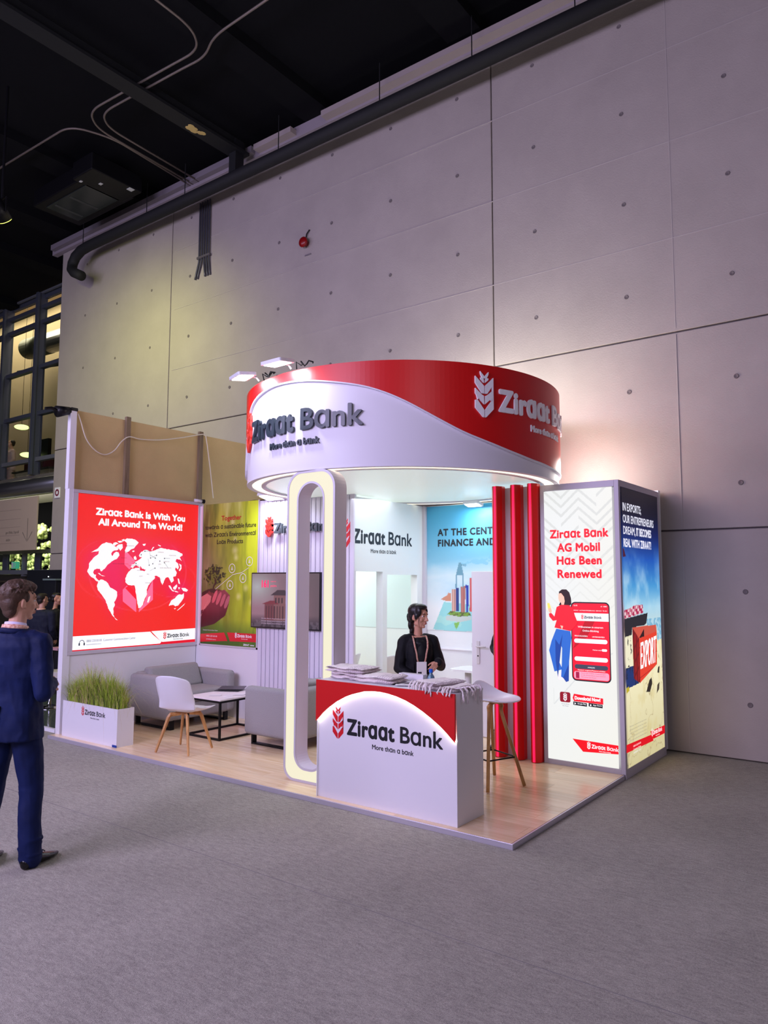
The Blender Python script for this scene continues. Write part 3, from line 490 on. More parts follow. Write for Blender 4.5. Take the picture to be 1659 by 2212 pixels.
# sign board with an arrow
t = thing('hall_direction_board', 'pale board with a down arrow hanging under the steel duct', 'sign', (-16, 4.4, 2.5))
bxo('board', mat('board_beige', (206, 186, 168), .7), t, -20, -14.52, 4.38, 4.42, 2.51, 3.78, bevel=.004)
fb = frame((0, 4.378, 0), (1, 0, 0), (0, 0, 1)); GREYP = mat('grey_print', (128, 120, 112), .6)
mb = MB(); mb.flat([(-14.92, 2.75), (-14.90, 2.75), (-14.90, 3.27), (-14.92, 3.27)], fb)
for s in (1, -1): mb.flat([(-14.91, 2.72), (-14.91+s*.015, 2.72), (-14.91+s*.235, 2.94), (-14.91+s*.21, 2.945)][::s], fb)
mb.build('arrow_print', GREYP, t)
LG = mat('line_print', (178, 160, 146), .6)
for z in (3.5, 3.28, 3.08, 2.88, 2.69): bxo('rule_line', LG, t, -20, -15.25, 4.377, 4.38, z, z+.008)
put_text('board_text', GREYP, t, fb, .001, 'ger Effekt, Expreß', .06, x0=-15.3, y0=2.93, align='r'); put_text('board_text', GREYP, t, fb, .001, 'ebühr', .06, x0=-15.7, y0=2.75, align='r')
# lower facade: windows with greenery, exit sign
wi = MB().box(-20, -14.45, 4.95, 5.05, 2.47, 2.56).build('window_2', FRML, None); tag(wi, kind='structure')
bxo('window_sill', FRML, wi, -20, -14.45, 4.92, 5.05, 1.95, 2.06)
for x in (-14.5, -16.1, -17.7, -19.3): bxo('window_frame', FRML, wi, x-.09, x, 4.94, 5.04, 1.9, 2.5)
for x in (-15.4, -17.0): bxo('window_frame', FRM, wi, x-.25, x, 4.98, 5.04, 2.06, 2.47)
bxo('pane', GLASS, wi, -20, -14.5, 5.0, 5.01, 2.06, 2.47)
FOL = mat('foliage', (120, 150, 50), .8, var=.7, vscale=5, var_rgb=(215, 230, 150), emit=.0)
mb = MB()
for i in range(1500):
    r_ = random.uniform(.05, .13); mb.ell((random.uniform(-23.4, -15), random.uniform(7.4, 8.6), random.uniform(.1, 3.6)), (r_, r_*.6, r_*.8), 6, 4)
bu = mb.build('outdoor_foliage', FOL, None, smooth=True); tag(bu, 'bright green leaves outside the low windows', 'foliage', kind='stuff')
light('daylight_outside', 'AREA', (-19, 5.9, 3.9), (-19, 8.2, 1.5), 420, (255, 250, 235), 4, 1)
t = thing('exit_sign', 'small green exit sign fixed under the direction board', 'sign', (-16.4, 4.9, 2.1))
bxo('sign_box', mat('exit_green', (60, 160, 120), .5, emit=.6), t, -16.55, -16.24, 4.86, 4.92, 2.09, 2.27, bevel=.01)
fe = frame((-16.395, 4.857, 2.18), (1, 0, 0), (0, 0, 1))
mb = MB(); mb.flat([(-.13, -.07), (-.04, -.07), (-.04, .07), (-.13, .07)], fe); mb.flat([(.02, .0), (.06, .02), (.05, .06), (.01, .05)], fe); mb.flat([(.0, -.07), (.03, -.07), (.06, .0), (.02, .0)], fe); mb.build('running_figure', WHITEPRINT, t)
# dark mullion between wall and facade
tag(bxo('trim_6', mat('dark_post', (34, 42, 50), .5), None, -14.2, -13.2, 4.7, 5.0, 0, 4.2), kind='structure')
tag(bxo('wall_3', mat('dark_low_wall', (58, 54, 48), .7), None, -24, -12.6, 5.1, 5.25, 0, 1.95), kind='structure')
for z in (1.5, 1.62, 1.74): tag(bxo('trim_%d' % (7+int((z-1.5)*9)), mat('shelf_line', (84, 76, 62), .7), None, -24, -14.6, 5.04, 5.1, z, z+.05), kind='structure')
tag(bxo('wall_4', mat('black_hall', (14, 15, 20), .8), None, -24.2, -24, -14, 20, 0, 9.3), kind='structure')

t = thing('stage_spotlight', 'stage spotlight with a yellow green lens hanging at the left edge of the ceiling', 'lamp', (-8.46, .39, 7.21))
dv = (Vector((-9.9, 3.7, 4.3))-Vector((-8.46, .39, 7.21))).normalized(); c0 = Vector((-8.46, .39, 7.21))
MB().cone(c0-dv*.22, c0+dv*.1, .10, .11, 20).build('lamp_body', BLACKM, t, smooth=True); MB().cone(c0+dv*.1, c0+dv*.108, .1, .1, 20).build('lamp_lens', mat('yellow_lens', (220, 235, 90), .4, emit=6), t)
MB().tube([c0+Vector((-.13, 0, 0)), c0+Vector((-.13, 0, .22)), c0+Vector((.13, 0, .22)), c0+Vector((.13, 0, 0))], .012, 6).build('lamp_yoke', BLACKM, t); MB().cone(c0+Vector((0, 0, .22)), c0+Vector((0, 0, 2.0)), .02, .02, 8).build('drop_rod', BLACKM, t)

# ================================================================ BOOTH SHELL
t = thing('booth_platform', 'raised stand floor of pale laminate planks with an aluminium edge', 'platform', (-3, 1.8, 0))
bxo('platform_base', mat('plywood_dark', (60, 50, 44), .8), t, -5.86, -.01, .01, 3.53, 0, .028)
pw = .193; rr = random.Random(3)
for r in range(19):
    y0 = .014+r*pw; y1 = min(y0+pw-.0018, 3.53); x = -5.86-rr.uniform(0, 1.1)
    while x < -.02:
        x1 = min(x+1.28, -.012); xa = max(x, -5.86)
        if x1-xa > .02: bxo('plank', PLANKM, t, xa+.0008, x1-.0008, y0, y1, .028, .04)
        x += 1.28
bxo('edge_trim', ALU, t, -5.87, .004, 0, .012, 0, .04, bevel=.002, label='brushed aluminium edge strip along the front'); bxo('edge_trim', ALU, t, -.010, .004, .012, 2.23, 0, .04, bevel=.002)

WPAN = WHITE
# left partition
t = thing('side_partition', 'white side wall of the stand below the world map poster', 'partition', (-5.84, 1.1, .04))
bxo('panel', WPAN, t, -5.88, -5.812, .19, 2.04, .04, .95); bxo('panel', WPAN, t, -5.88, -5.83, .19, 2.04, .95, 2.88)
bxo('end_post', WPAN, t, -5.89, -5.80, .10, .19, 0.0, 2.885, bevel=.003); bxo('end_post', WPAN, t, -5.9, -5.835, .10, .18, 2.885, 3.83, bevel=.003)
# tan partition behind
TAN = mat('tan_board', (200, 176, 126), .85, bump=.15, bscale=90, var=.07, vscale=2)
t = thing('tan_partition', 'tall bare tan wall of the next stand rising behind the side wall', 'partition', (-5.93, 2, 0))
for a, b_ in ((.18, .9), (.9, 2.1), (2.1, 3.6)): bxo('board_panel', TAN, t, -5.95, -5.905, a+.002, b_-.002, 0, 3.86)
BAT = wood_mat('batten_wood', (112, 96, 76), (146, 126, 100), .8, 2)
for y in (.88, 2.06): bxo('batten', BAT, t, -5.905, -5.862, y, y+.065, 0, 3.9)
cp = [(.20, 3.81), (.24, 3.72), (.32, 3.52), (.44, 3.4), (.58, 3.36), (.71, 3.43), (.81, 3.56), (.92, 3.64), (1.09, 3.635), (1.38, 3.67), (1.71, 3.75), (2.05, 3.85), (2.14, 3.86), (2.17, 3.8), (2.25, 3.4), (2.33, 2.92)]
cq = []
for i in range(len(cp)-1):
    for k in range(6):
        u = k/6; a_, b_, c_, d_ = (Vector((0, *cp[j])) for j in (max(i-1, 0), i, i+1, min(i+2, len(cp)-1))); q = .5*((2*b_)+(c_-a_)*u+(2*a_-5*b_+4*c_-d_)*u*u+(3*b_-a_-3*c_+d_)*u**3); cq.append((-5.852, q.y, q.z))
tag(MB().tube(cq, .0075, 8).build('loose_cable', mat('white_cable', (222, 214, 196), .5), None, smooth=True), 'thin white cable sagging across the tan wall', 'cable')
t = thing('clamp_lamp', 'small black clamp lamp on the tip of the tall white post', 'lamp', (-5.88, .06, 3.8))
MB().cone((-5.87, .1, 3.83), (-5.87, -.06, 3.79), .045, .07, 14).build('lamp_head', BLACKM, t, smooth=True); bxo('lamp_clamp', BLACKM, t, -5.91, -5.83, .10, .19, 3.83, 3.87, bevel=.008)
MB().tube([(-5.87, -.04, 3.8), (-5.87, -.13, 3.82), (-5.87, -.2, 3.8)], .02, 6).build('lamp_barn_door', BLACKM, t)

# world map light box
LB = attr_mat('lightbox_map', .95); MAPW = mat('map_white_print', (120, 120, 122), .5, emit=.95, emit_rgb=(246, 247, 250)); PNKL = mat('map_pink_print', (250, 95, 130), .5, emit=.9)
REDL = mat('lit_red_print', (200, 10, 34), .5, emit=.85); DKL = mat('lit_dark_print', (48, 52, 62), .5, emit=.2); WL = MAPW
t = thing('world_map_light_box', 'backlit red poster with a white world map on the side wall', 'poster', (-5.82, 1.1, .93))
F0 = frame((-5.806, .22, .97), (0, 1, 0), (0, 0, 1))
for a in ((.15, 2.09, 2.845, 2.885), (.15, 2.09, .925, .968), (.15, .218, .968, 2.845), (2.022, 2.09, .968, 2.845)): bxo('frame_rail', ALUL, t, -5.829, -5.796, *a, bevel=.003)
def p_map(U, V):
    C = np.zeros(U.shape+(3,))+np.array((250, 26, 22.)); C[..., 1] += 6*(1-V)
    for cx, cy, rx, ry, a in ((.22, .56, .19, .14, .95), (.30, .4, .10, .17, .9), (.55, .46, .15, .15, .7), (.68, .6, .27, .14, .9), (.83, .38, .13, .09, .9), (.45, .68, .1, .08, .5)):
        g = np.exp(-(((U-cx)/rx)**2+((V-cy)/ry)**2)**1.3)*a; C = mixc(C, g, (246, 14, 92))
    for cx, cy, rx, ry in ((.23, .52, .23, .19), (.77, .45, .22, .12), (.5, .5, .4, .26)):
        d = np.abs(np.sqrt(((U-cx)/rx)**2+((V-cy)/ry)**2)-1); C = mixc(C, np.exp(-(d/.012)**2)*.35*(V < .7), (255, 110, 150))
    return C
picture('printed_sheet', LB, t, F0, 1.8, 1.87, 140, 145, p_map)
F1 = lambda a, b, c: F0(a*1.8, b*1.87, c)
mb = MB()
for q in CUBE: mb.flat(q, F1, .001)
mb.build('pink_shapes', PNKL, t, tri=True); MB().flat(CUBEHOLE[0], F1, .0015).build('red_shape', mat('lit_red2', (225, 16, 40), .5, emit=.9), t, tri=True)
mb = MB()
rj = random.Random(4)
for q in WORLD:
    Q = []
    for i in range(len(q)):
        a, b_ = q[i], q[(i+1) % len(q)]; n = max(1, int(math.hypot(a[0]-b_[0], a[1]-b_[1])/.009)) if len(q) > 6 else 1
        for k in range(n): Q.append((a[0]+(b_[0]-a[0])*k/n+(rj.uniform(-.0022, .0022) if k else 0), a[1]+(b_[1]-a[1])*k/n+(rj.uniform(-.0022, .0022) if k else 0)))
    mb.flat(Q, F1, .002)
mb.build('world_map', WL, t, tri=True)
mb = MB()
for x, y, s in ((.36, .675, 'UNITED KINGDOM'), (.36, .632, 'GERMANY'), (.34, .592, 'BULGARIA'), (.275, .552, 'BOSNIA AND HERZEGOVINA'), (.4, .54, 'MONTENEGRO'), (.45, .545, 'GREECE'), (.62, .665, 'GEORGIA'), (.64, .64, 'AZERBAIJAN'), (.74, .62, 'KAZAKHSTAN'), (.69, .575, 'UZBEKISTAN'), (.65, .555, 'IRAN'), (.66, .53, 'UNITED ARAB EMIRATES'), (.47, .51, 'KOSOVO'), (.49, .47, 'EGYPT'), (.55, .485, 'IRAQ'), (.64, .45, 'BAHRAIN'), (.54, .425, 'SAUDI ARABIA')):

    text_mb(mb, F0, .003, s, .0115, x0=x*1.8, y0=y*1.87)
mb.build('map_captions', mat('lit_dim', (150, 60, 74), .5, emit=.3), t, fix=False)
mb = MB()
for i, (x, y) in enumerate([(.53, .645), (.5, .62), (.58, .6), (.62, .6), (.63, .62), (.66, .58), (.7, .57), (.7, .6), (.6, .56), (.57, .55), (.46, .56), (.62, .53)]):
    mb.flat([(x+.005*math.cos(k*PI/4), y+.005*math.sin(k*PI/4)) for k in range(8)], F1, .003)
    a = i*.9; dx, dy = .05*math.cos(a), .045*math.sin(a); mb.flat([(x, y), (x+dx, y+dy), (x+dx+.001, y+dy+.002), (x+.001, y+.002)], F1, .003)
mb.build('map_pins', mat('lit_grey', (120, 116, 120), .5, emit=.35), t, tri=True)
mb = MB(); text_mb(mb, F0, .003, 'Ziraat Bank Is With You', .078, width=1.34, weight=.075, x0=.24, y0=1.632); mb.build('headline', WL, t, fix=False)
put_text('headline', WL, t, F0, .003, 'All Around The World!', .078, width=1.26, weight=.075, x0=.28, y0=1.507)
MB().flat([(0, .012), (.985, .012), (1.0, .03), (.89, .13), (.86, .165), (0, .165)][::1], lambda a, b, c: F0(a*1.25, b*1.05, c), .0012).build('footer_band', mat('lit_footer', (226, 230, 236), .5, emit=.9), t, tri=True)
MB().flat([(1.09, .178), (1.8, .183), (1.8, .035), (1.27, .03), (1.24, .04)], F0, .0014).build('footer_band', WL, t, tri=True)
MB().flat([(0, 0), (1.8, 0), (1.8, .034), (1.27, .03), (1.22, .008), (0, .010)], F0, .0012).build('footer_line', REDL, t, tri=True)
fl_ = frame(F0(1.34, .083, .002), (0, 1, 0), (0, 0, 1)); logo(t, fl_, .046, 0, REDL, DKL)
put_text('contact_line', DKL, t, F0, .002, '0850 220 00 00  Customer Communication Center', .028, width=.68, x0=.18, y0=.095, weight=0); put_text('contact_line', DKL, t, F0, .002, 'www.ziraatbank.com.tr', .016, width=.2, x0=.18, y0=.06)
mb = MB()
P = [(.12+.035*math.cos(a), .09+.035*math.sin(a)) for a in np.linspace(-.4, PI+.4, 14)]+[(.12+.028*math.cos(a), .09+.028*math.sin(a)) for a in np.linspace(PI+.4, -.4, 14)]
mb.flat(P, F0, .002)
for s in (-1, 1): mb.flat([(.12+s*.032-.009, .06), (.12+s*.032+.009, .06), (.12+s*.032+.009, .09), (.12+s*.032-.009, .09)], F0, .0022)
mb.build('headset_icon', DKL, t, tri=True)

# back partition with tree poster and fluted panel
t = thing('back_partition', 'white wall closing the lounge behind the sofas', 'partition', (-4.4, 2.1, .04))
bxo('panel', WPAN, t, -5.83, -3.06, 2.05, 2.11, .04, 2.83)
mb = MB(); x = -4.60; fl_w = .071
while x < -3.08:
    mb.add([(x+.004, 2.05, .04), (x+.004, 2.034, .04), (x+.012, 2.028, .04), (x+fl_w-.008, 2.028, .04), (x+fl_w, 2.034, .04), (x+fl_w, 2.05, .04)]+[(x+.004, 2.05, 2.83), (x+.004, 2.034, 2.83), (x+.012, 2.028, 2.83), (x+fl_w-.008, 2.028, 2.83), (x+fl_w, 2.034, 2.83), (x+fl_w, 2.05, 2.83)],
           [(0, 1, 2, 3, 4, 5), (11, 10, 9, 8, 7, 6), (0, 6, 7, 1), (1, 7, 8, 2), (2, 8, 9, 3), (3, 9, 10, 4), (4, 10, 11, 5)])
    x += fl_w+.004
mb.build('fluted_slats', mat('fluted_white', (214, 210, 226), .5), t, kind='stuff', label='narrow vertical lavender white slats')
t = thing('tree_poster', 'tall green poster of hands holding a small tree', 'poster', (-5.2, 2.04, .95))
B0 = frame((-5.72, 2.044, .95), (1, 0, 0), (0, 0, 1)); BW, BH = 1.09, 1.895
def p_tree(U, V):
    n1 = fbm(U*3.2, V*2.2, 1); n2 = fbm(U*9, V*3, 2); n3 = fbm(U*14, V*20, 5)
    g = np.clip(U*1.15+(n1-.5)*.9, 0, 1)
    C = mixc(np.zeros(U.shape+(3,))+np.array((78, 84, 24.)), g, (206, 224, 34))
    C = mixc(C, np.clip((.55-np.abs(U-.35)-.3*(1-V)), 0, 1)*np.clip(V-.45, 0, 1)*1.6, (196, 188, 120))
    C = mixc(C, np.clip((n2-.55)*3.2, 0, 1)*.55, (226, 232, 150)); C = mixc(C, np.clip((.42-n2)*3, 0, 1)*.5, (38, 66, 14))
    lo = np.clip((.42-V)*3, 0, 1); C = mixc(C, lo*np.clip((n1-.35)*2, 0, 1)*.8, (74, 128, 22)); C = mixc(C, np.clip((.18-V)*7, 0, 1)*.7, (40, 84, 22))
    for cx, cy, r in ((.6, .66, .06), (.62, .61, .05), (.8, .4, .05), (.68, .34, .05), (.9, .3, .05), (.55, .86, .05), (.6, .74, .04)):
        C = mixc(C, np.clip(1.2-np.hypot((U-cx)/r, (V-cy)*1.74/r), 0, 1)*.5, (240, 240, 190))
    C = mixc(C, np.clip(1-np.hypot((U-.05)/.5, (V-.55)/.3), 0, 1)*.45, (200, 170, 150))
    # soil, tree, hands
    soil = np.clip(1-np.hypot((U-.24)/.27, (V-.345)/.05), 0, 1) > .08*n3*2; C = mixc(C, soil*1., (58, 30, 24)); C = mixc(C, soil*(n3 > .6)*.7, (140, 60, 60))
    crown = (np.hypot((U-.235)/.175, (V-.487)/.062)+(fbm(U*30, V*50, 6)-.5)*1.6) < 1; C = mixc(C, crown*1., (30, 38, 10)); C = mixc(C, crown*(fbm(U*44, V*70, 9) > .52)*.85, (112, 122, 36))
    tr = (np.abs(U-.24-.02*np.sin(V*60)) < .014+.02*np.clip(.38-V, 0, 1)*20*.1) & (V > .36) & (V < .47); C = mixc(C, tr*1., (52, 34, 22))
    for q, c in zip(HAND, ((92, 28, 40), (204, 120, 116))):
        ins = pip(q, U, V); C = mixc(C, ins*1., c); C = mixc(C, ins*np.clip((V-.2)*7+(n1-.5)*1.2, 0, 1)*.6*(c[0] < 100), (168, 84, 88)); C = mixc(C, ins*np.clip((.24-V)*8, 0, 1)*.7*(c[0] < 100), (48, 14, 22)); 
    for k in range(4):
        cx, cy = .25+.075*k, .335-.012*k; f = np.hypot((U-cx-(V-cy)*.8)/.033, (V-cy)/.045) < 1; C = mixc(C, f*1., (206-10*k, 96, 104)); 
    C = mixc(C, (pip([(0, .2), (.12, .3), (.16, .33), (.05, .25), (0, .19)], U, V))*1., (225, 160, 150))
    return C
picture('printed_sheet', attr_mat('tree_print', 0, .6), t, B0, BW, BH, 170, 300, p_tree)
F2 = lambda a, b, c: B0(a*BW, b*BH, c)
REDT = mat('brick_print', (186, 40, 36), .5)
mb = MB(); text_mb(mb, B0, .002, 'Together', .062, width=.39, x0=.57, y0=1.66, align='c', weight=.03); mb.build('headline', REDT, t, fix=False)
for s, y, w_ in (('towards a sustainable future', 1.55, 1.0), ("with Ziraat's Environmental", 1.444, 1.0), ('Loan Products', 1.345, .52)): put_text('headline', BLACKPRINT, t, B0, .002, s, .058, width=w_, x0=.55, y0=y, align='c', weight=.018)
mb = MB()
for (x, y) in TICON[:4]:
    cx, cy = x*BW, y*BH
    mb.loft([[B0(cx+r*math.cos(2*PI*i/20), cy+r*math.sin(2*PI*i/20), .002) for i in range(20)] for r in (.062, .055)], cap=False)
    for k in range(3): mb.flat([(cx-.02+.006*k, cy-.02+.016*k), (cx+.02-.006*k, cy-.02+.016*k), (cx+.02-.006*k, cy-.012+.016*k), (cx-.02+.006*k, cy-.012+.016*k)], B0, .002)
for a, b_ in zip(TLINE[:-1], TLINE[1:]): mb.flat([(a[0], a[1]-.0015), (b_[0], b_[1]-.0015), (b_[0], b_[1]+.0015), (a[0], a[1]+.0015)], F2, .002)
mb.build('icon_line', WHITEPRINT, t, tri=True)
MB().flat([(0, .012), (.47, .03), (.5, .03), (.44, .088), (0, .068)], F2, .0015).build('footer_band', REDPRINT, t, tri=True); MB().flat([(.545, .03), (1, .036), (1, .092), (.49, .09)], F2, .0015).build('footer_band', REDPRINT, t, tri=True)
logo(t, frame(B0(.735, .118, .002), (1, 0, 0), (0, 0, 1)), .035, 0, WHITEPRINT, WHITEPRINT)
mb = MB(); text_mb(mb, B0, .002, '0850 220 00 00', .018, width=.22, x0=.12, y0=.1); text_mb(mb, B0, .002, 'ziraatbank.com.tr', .015, width=.2, x0=.12, y0=.06); text_mb(mb, B0, .002, 'Customer Communication Center', .014, width=.3, x0=.05, y0=.18); text_mb(mb, B0, .002, 'ZIRAAT  www', .022, width=.2, x0=.85, y0=.015, weight=.05)
mb.build('small_print', WHITEPRINT, t, fix=False)
for a in ((-5.735, -5.72, .93, 2.85), (-4.63, -4.612, .93, 2.85)): bxo('frame_rail', ALUL, t, a[0], a[1], 2.036, 2.05, a[2], a[3])
bxo('frame_rail', ALUL, t, -5.735, -4.612, 2.036, 2.05, .93, .95)

# sign letters on the fluted wall
t = thing('raised_wall_sign', 'raised red wheat emblem and grey letters on the fluted wall', 'sign', (-3.9, 2.0, 2.4))
logo(t, frame((-4.275, 2.0, 2.40), (1, 0, 0), (0, 0, 1)), .118, 0, mat('red_letter', (222, 52, 44), .4), mat('grey_letter', (70, 78, 86), .35), ext=.028, letters=True, tagline=False)
# television
t = thing('wall_television', 'wall screen showing a hazy historic building behind the pillar', 'television', (-4.08, 2.0, 1.22))
bxo('screen_body', mat('tv_black', (14, 14, 18), .3), t, -4.68, -3.50, 1.985, 2.025, 1.21, 1.905, bevel=.005)
TV0 = frame((-4.665, 1.984, 1.225), (1, 0, 0), (0, 0, 1))
def p_tv(U, V):
    n = fbm(U*4, V*3, 3); C = mixc(np.zeros(U.shape+(3,))+np.array((150, 112, 128.)), np.clip(V*1.1-.2+(n-.5)*.9, 0, 1), (122, 100, 108))
    C = mixc(C, np.clip(1-np.hypot((U-.08)/.35, (V-.75)/.4), 0, 1)*.8, (186, 196, 200)); C = mixc(C, np.clip((U-.4)*1.6, 0, 1)*.75, (84, 70, 74))
    C = mixc(C, np.clip((.24-V)*5, 0, 1), (44, 36, 48)); C = mixc(C, (V < .13)*(fbm(U*30, V*10, 4) > .5)*.5, (120, 104, 120))
    def blk(x0, x1, y0, y1, c, k=1.): nonlocal C; C = mixc(C, ((U > x0) & (U < x1) & (V > y0) & (V < y1))*k, c)
    blk(.2, .62, .13, .44, (110, 54, 60)); blk(.34, .52, .13, .6, (126, 82, 84)); blk(.58, .72, .13, .5, (94, 66, 68))
    for q, c in (([(.16, .43), (.3, .5), (.36, .5), (.42, .43)], (120, 40, 50)), ([(.3, .6), (.4, .7), (.5, .7), (.58, .6)], (50, 38, 44)), ([(.55, .5), (.62, .56), (.7, .56), (.78, .5)], (60, 44, 48))): C = mixc(C, pip(q, U, V)*1., c)
    for k in range(9):
        x = .22+k*.042; blk(x, x+.016, .16, .4, (64, 30, 38))
    for k in range(3):
        x = .365+k*.045; blk(x, x+.02, .45, .55, (40, 30, 36))
    return C
picture('screen_picture', attr_mat('tv_picture', .85), t, TV0, 1.15, .665, 150, 90, p_tv)
PKL = mat('pink_screen_text', (226, 40, 90), .5, emit=.8)
mb = MB(); text_mb(mb, TV0, .001, '161', .085, width=.155, x0=.16, y0=.495, weight=.05); text_mb(mb, TV0, .001, 'years', .03, width=.11, x0=.33, y0=.5); text_mb(mb, TV0, .001, 'CELEBRATING', .012, width=.1, x0=.33, y0=.56); mb.build('screen_text', PKL, t, fix=False)
mb = MB(); 
for y in (.1, .07, .04): text_mb(mb, TV0, .001, 'Ziraat Bank International AG, more than a bank', .012, width=.7, x0=.18, y0=y)
mb.build('screen_text', mat('lit_caption', (170, 150, 165), .5, emit=.6), t, fix=False)

# inner partition with niches
t = thing('inner_partition', 'white inner wall with two tall openings and printed logo', 'partition', (-3.1, 2.8, .04))
NICHE = mat('niche_white', (236, 240, 238), .3)
for a in ((2.05, 2.62, 1.915, 2.79), (2.62, 3.53, 1.88, 2.79), (2.62, 2.71, .04, 1.88), (3.37, 3.53, .04, 1.88)): bxo('panel', WHITEG, t, -3.15, -3.05, *a)
bxo('corner_post', ALUL, t, -3.05, -3.0, 3.485, 3.53, .04, 2.79, bevel=.004)
G0 = frame((-3.049, 2.04, 2.25), (0, 1, 0), (0, 0, 1)); logo(t, G0, .155, .0, REDPRINT, DARKPRINT)
# rear wall with mural
t = thing('rear_partition', 'white rear wall of the stand carrying the blue mural', 'partition', (-1.5, 3.57, .04))
bxo('panel', WHITEG, t, -5.88, .0, 3.535, 3.6, .04, 2.79); bxo('pale_print', mat('pale_blue_print', (214, 230, 232), .5), t, -5.7, -3.2, 3.53, 3.535, 1.17, 2.7); bxo('dado_rail', WHITE, t, -3.0, -1.4, 3.515, 3.535, .93, .945)
t = thing('meeting_room_wall', 'white side wall of the room seen through the openings', 'partition', (-5.8, 2.8, .04)); bxo('panel', WHITEG, t, -5.84, -5.78, 2.115, 3.53, .04, 2.79)
t = thing('sky_mural', 'blue sky mural with harbour crane and city on a floating map', 'poster', (-2.2, 3.53, 1.17))
M0 = frame((-3.03, 3.53, 1.17), (1, 0, 0), (0, 0, 1)); MW, MH = 1.69, 1.61
def p_mur(U, V):
    n = fbm(U*3, V*5, 8, 5); C = mixc(np.zeros(U.shape+(3,))+np.array((196, 226, 236.)), np.clip(V*1.25-.25, 0, 1), (62, 166, 214))
    C = mixc(C, np.clip((n-.5)*3, 0, 1)*np.clip(1.3-V, 0, 1)*.8, (232, 242, 246))
    C = mixc(C, np.clip(1-np.abs(V-.42-.1*U)/.12, 0, 1)*(n > .35)*.6, (236, 244, 246))
    C = mixc(C, np.clip((.42-V)*4-(U-.1)*1.2, 0, 1), (236, 240, 240)); C = mixc(C, np.clip((.12-V)*9, 0, 1)*.4, (236, 240, 240))
    D = MURAL
    ins = pip(D['map'], U, V); C = mixc(C, ins*1., (150, 216, 216)); C = mixc(C, ins*(fbm(U*8, V*12, 11) > .6)*.5, (184, 230, 216))
    for k, c in (('green', (130, 190, 90)), ('isl', (206, 140, 110)), ('ped', (196, 206, 200)), ('t1', (220, 176, 158)), ('t1b', (36, 60, 130)), ('t2', (190, 120, 110)), ('t2b', (40, 60, 170)), ('t3', (210, 90, 90)), ('grass', (120, 160, 60)), ('crane', (110, 160, 180))): C = mixc(C, pip(D[k], U, V)*1., c)
    C = mixc(C, (pip(D['grass'], U, V) & (fbm(U*60, V*60, 4) > .5))*.8, (84, 84, 50))
    for k in ('t1', 't2'): C = mixc(C, (pip(D[k], U, V) & (((U*160).astype(int) % 3) == 0))*.5, (120, 80, 90))
    return C
picture('printed_sheet', attr_mat('mural_print', 0, .45), t, M0, MW, MH, 190, 190, p_mur)
put_text('headline', DARKPRINT, t, M0, .001, 'AT THE CENTER OF', .083, width=1.16, x0=.2, y0=1.222, weight=.06, track=.06); put_text('headline', DARKPRINT, t, M0, .001, 'FINANCE AND TRADE', .083, width=1.30, x0=.195, y0=1.083, weight=.06, track=.06)
mb = MB()
for k in range(6): mb.flat([(.55+.012*k, .83-.003*k), (.553+.012*k, .83-.003*k), (.56+.012*k, .85), (.557+.012*k, .85)], M0, .001)
for s in (-1, 1): mb.flat([(1.34+s*.0, .93), (1.34+s*.05, .955), (1.34+s*.045, .962)], M0, .001)
mb.build('bird_print', DARKPRINT, t, tri=True)
# storage door, ajar
d = thing('door_1', None, None, (-1.97, 2.95, .04)); tag(d, 'white storage door standing open behind the red fins', kind='structure')
bxo('door_leaf', WHITE, d, -1.97, -1.45, 2.9, 2.94, .05, 1.915, bevel=.003)
bxo('door_plate', mat('handle_white', (214, 210, 212), .3), d, -1.905, -1.865, 2.888, 2.9, .86, 1.12, bevel=.003)
MB().tube([(-1.885, 2.888, 1.06), (-1.885, 2.85, 1.06), (-1.87, 2.84, 1.06), (-1.76, 2.84, 1.06)], .009, 8).build('door_handle', mat('handle_white', (0, 0, 0)), d, smooth=True)
MB().cone((-1.885, 2.889, .95), (-1.885, 2.886, .95), .009, .009, 10).build('key_hole', BLACKM, d)
bxo('lock_plate', mat('lock_dark', (70, 66, 72), .4, .5), d, -1.975, -1.968, 2.908, 2.932, 1.04, 1.09)
# finned partition
t = thing('red_fin_screen', 'screen of three glowing red vertical fins beside the light tower', 'screen', (-1.05, 2.3, .04))
FP = mat('fin_panel', (200, 186, 196), .5); bxo('back_panel', FP, t, -1.33, -.795, 2.27, 2.33, .04, 2.77)
FINR = mat('fin_red', (214, 14, 14), .35); STRIP = mat('fin_strip', (255, 30, 84), .4, emit=1.0, emit_rgb=(255, 24, 84))
for x0, x1 in ((-1.295, -1.195), (-1.085, -.985), (-.895, -.80)):
    xm = (x0+x1)/2-.008; w_ = x1-x0
    P = [(x0, 2.27), (x0, 2.17), (x0+.02, 2.15), (xm-.013, 2.15), (xm-.013, 2.158), (xm+.013, 2.158), (xm+.013, 2.15), (x1-.035, 2.15), (x1, 2.2), (x1, 2.27)]
    f_ = MB().prism(P, lambda a, b, c: (a, b, c), .045, 2.785).build('fin', FINR, t, tri=True)
    MB().box(xm-.0115, xm+.0115, 2.148, 2.1575, .05, 2.78).build('light_strip', STRIP, f_, label='glowing pink light strip', world=True)

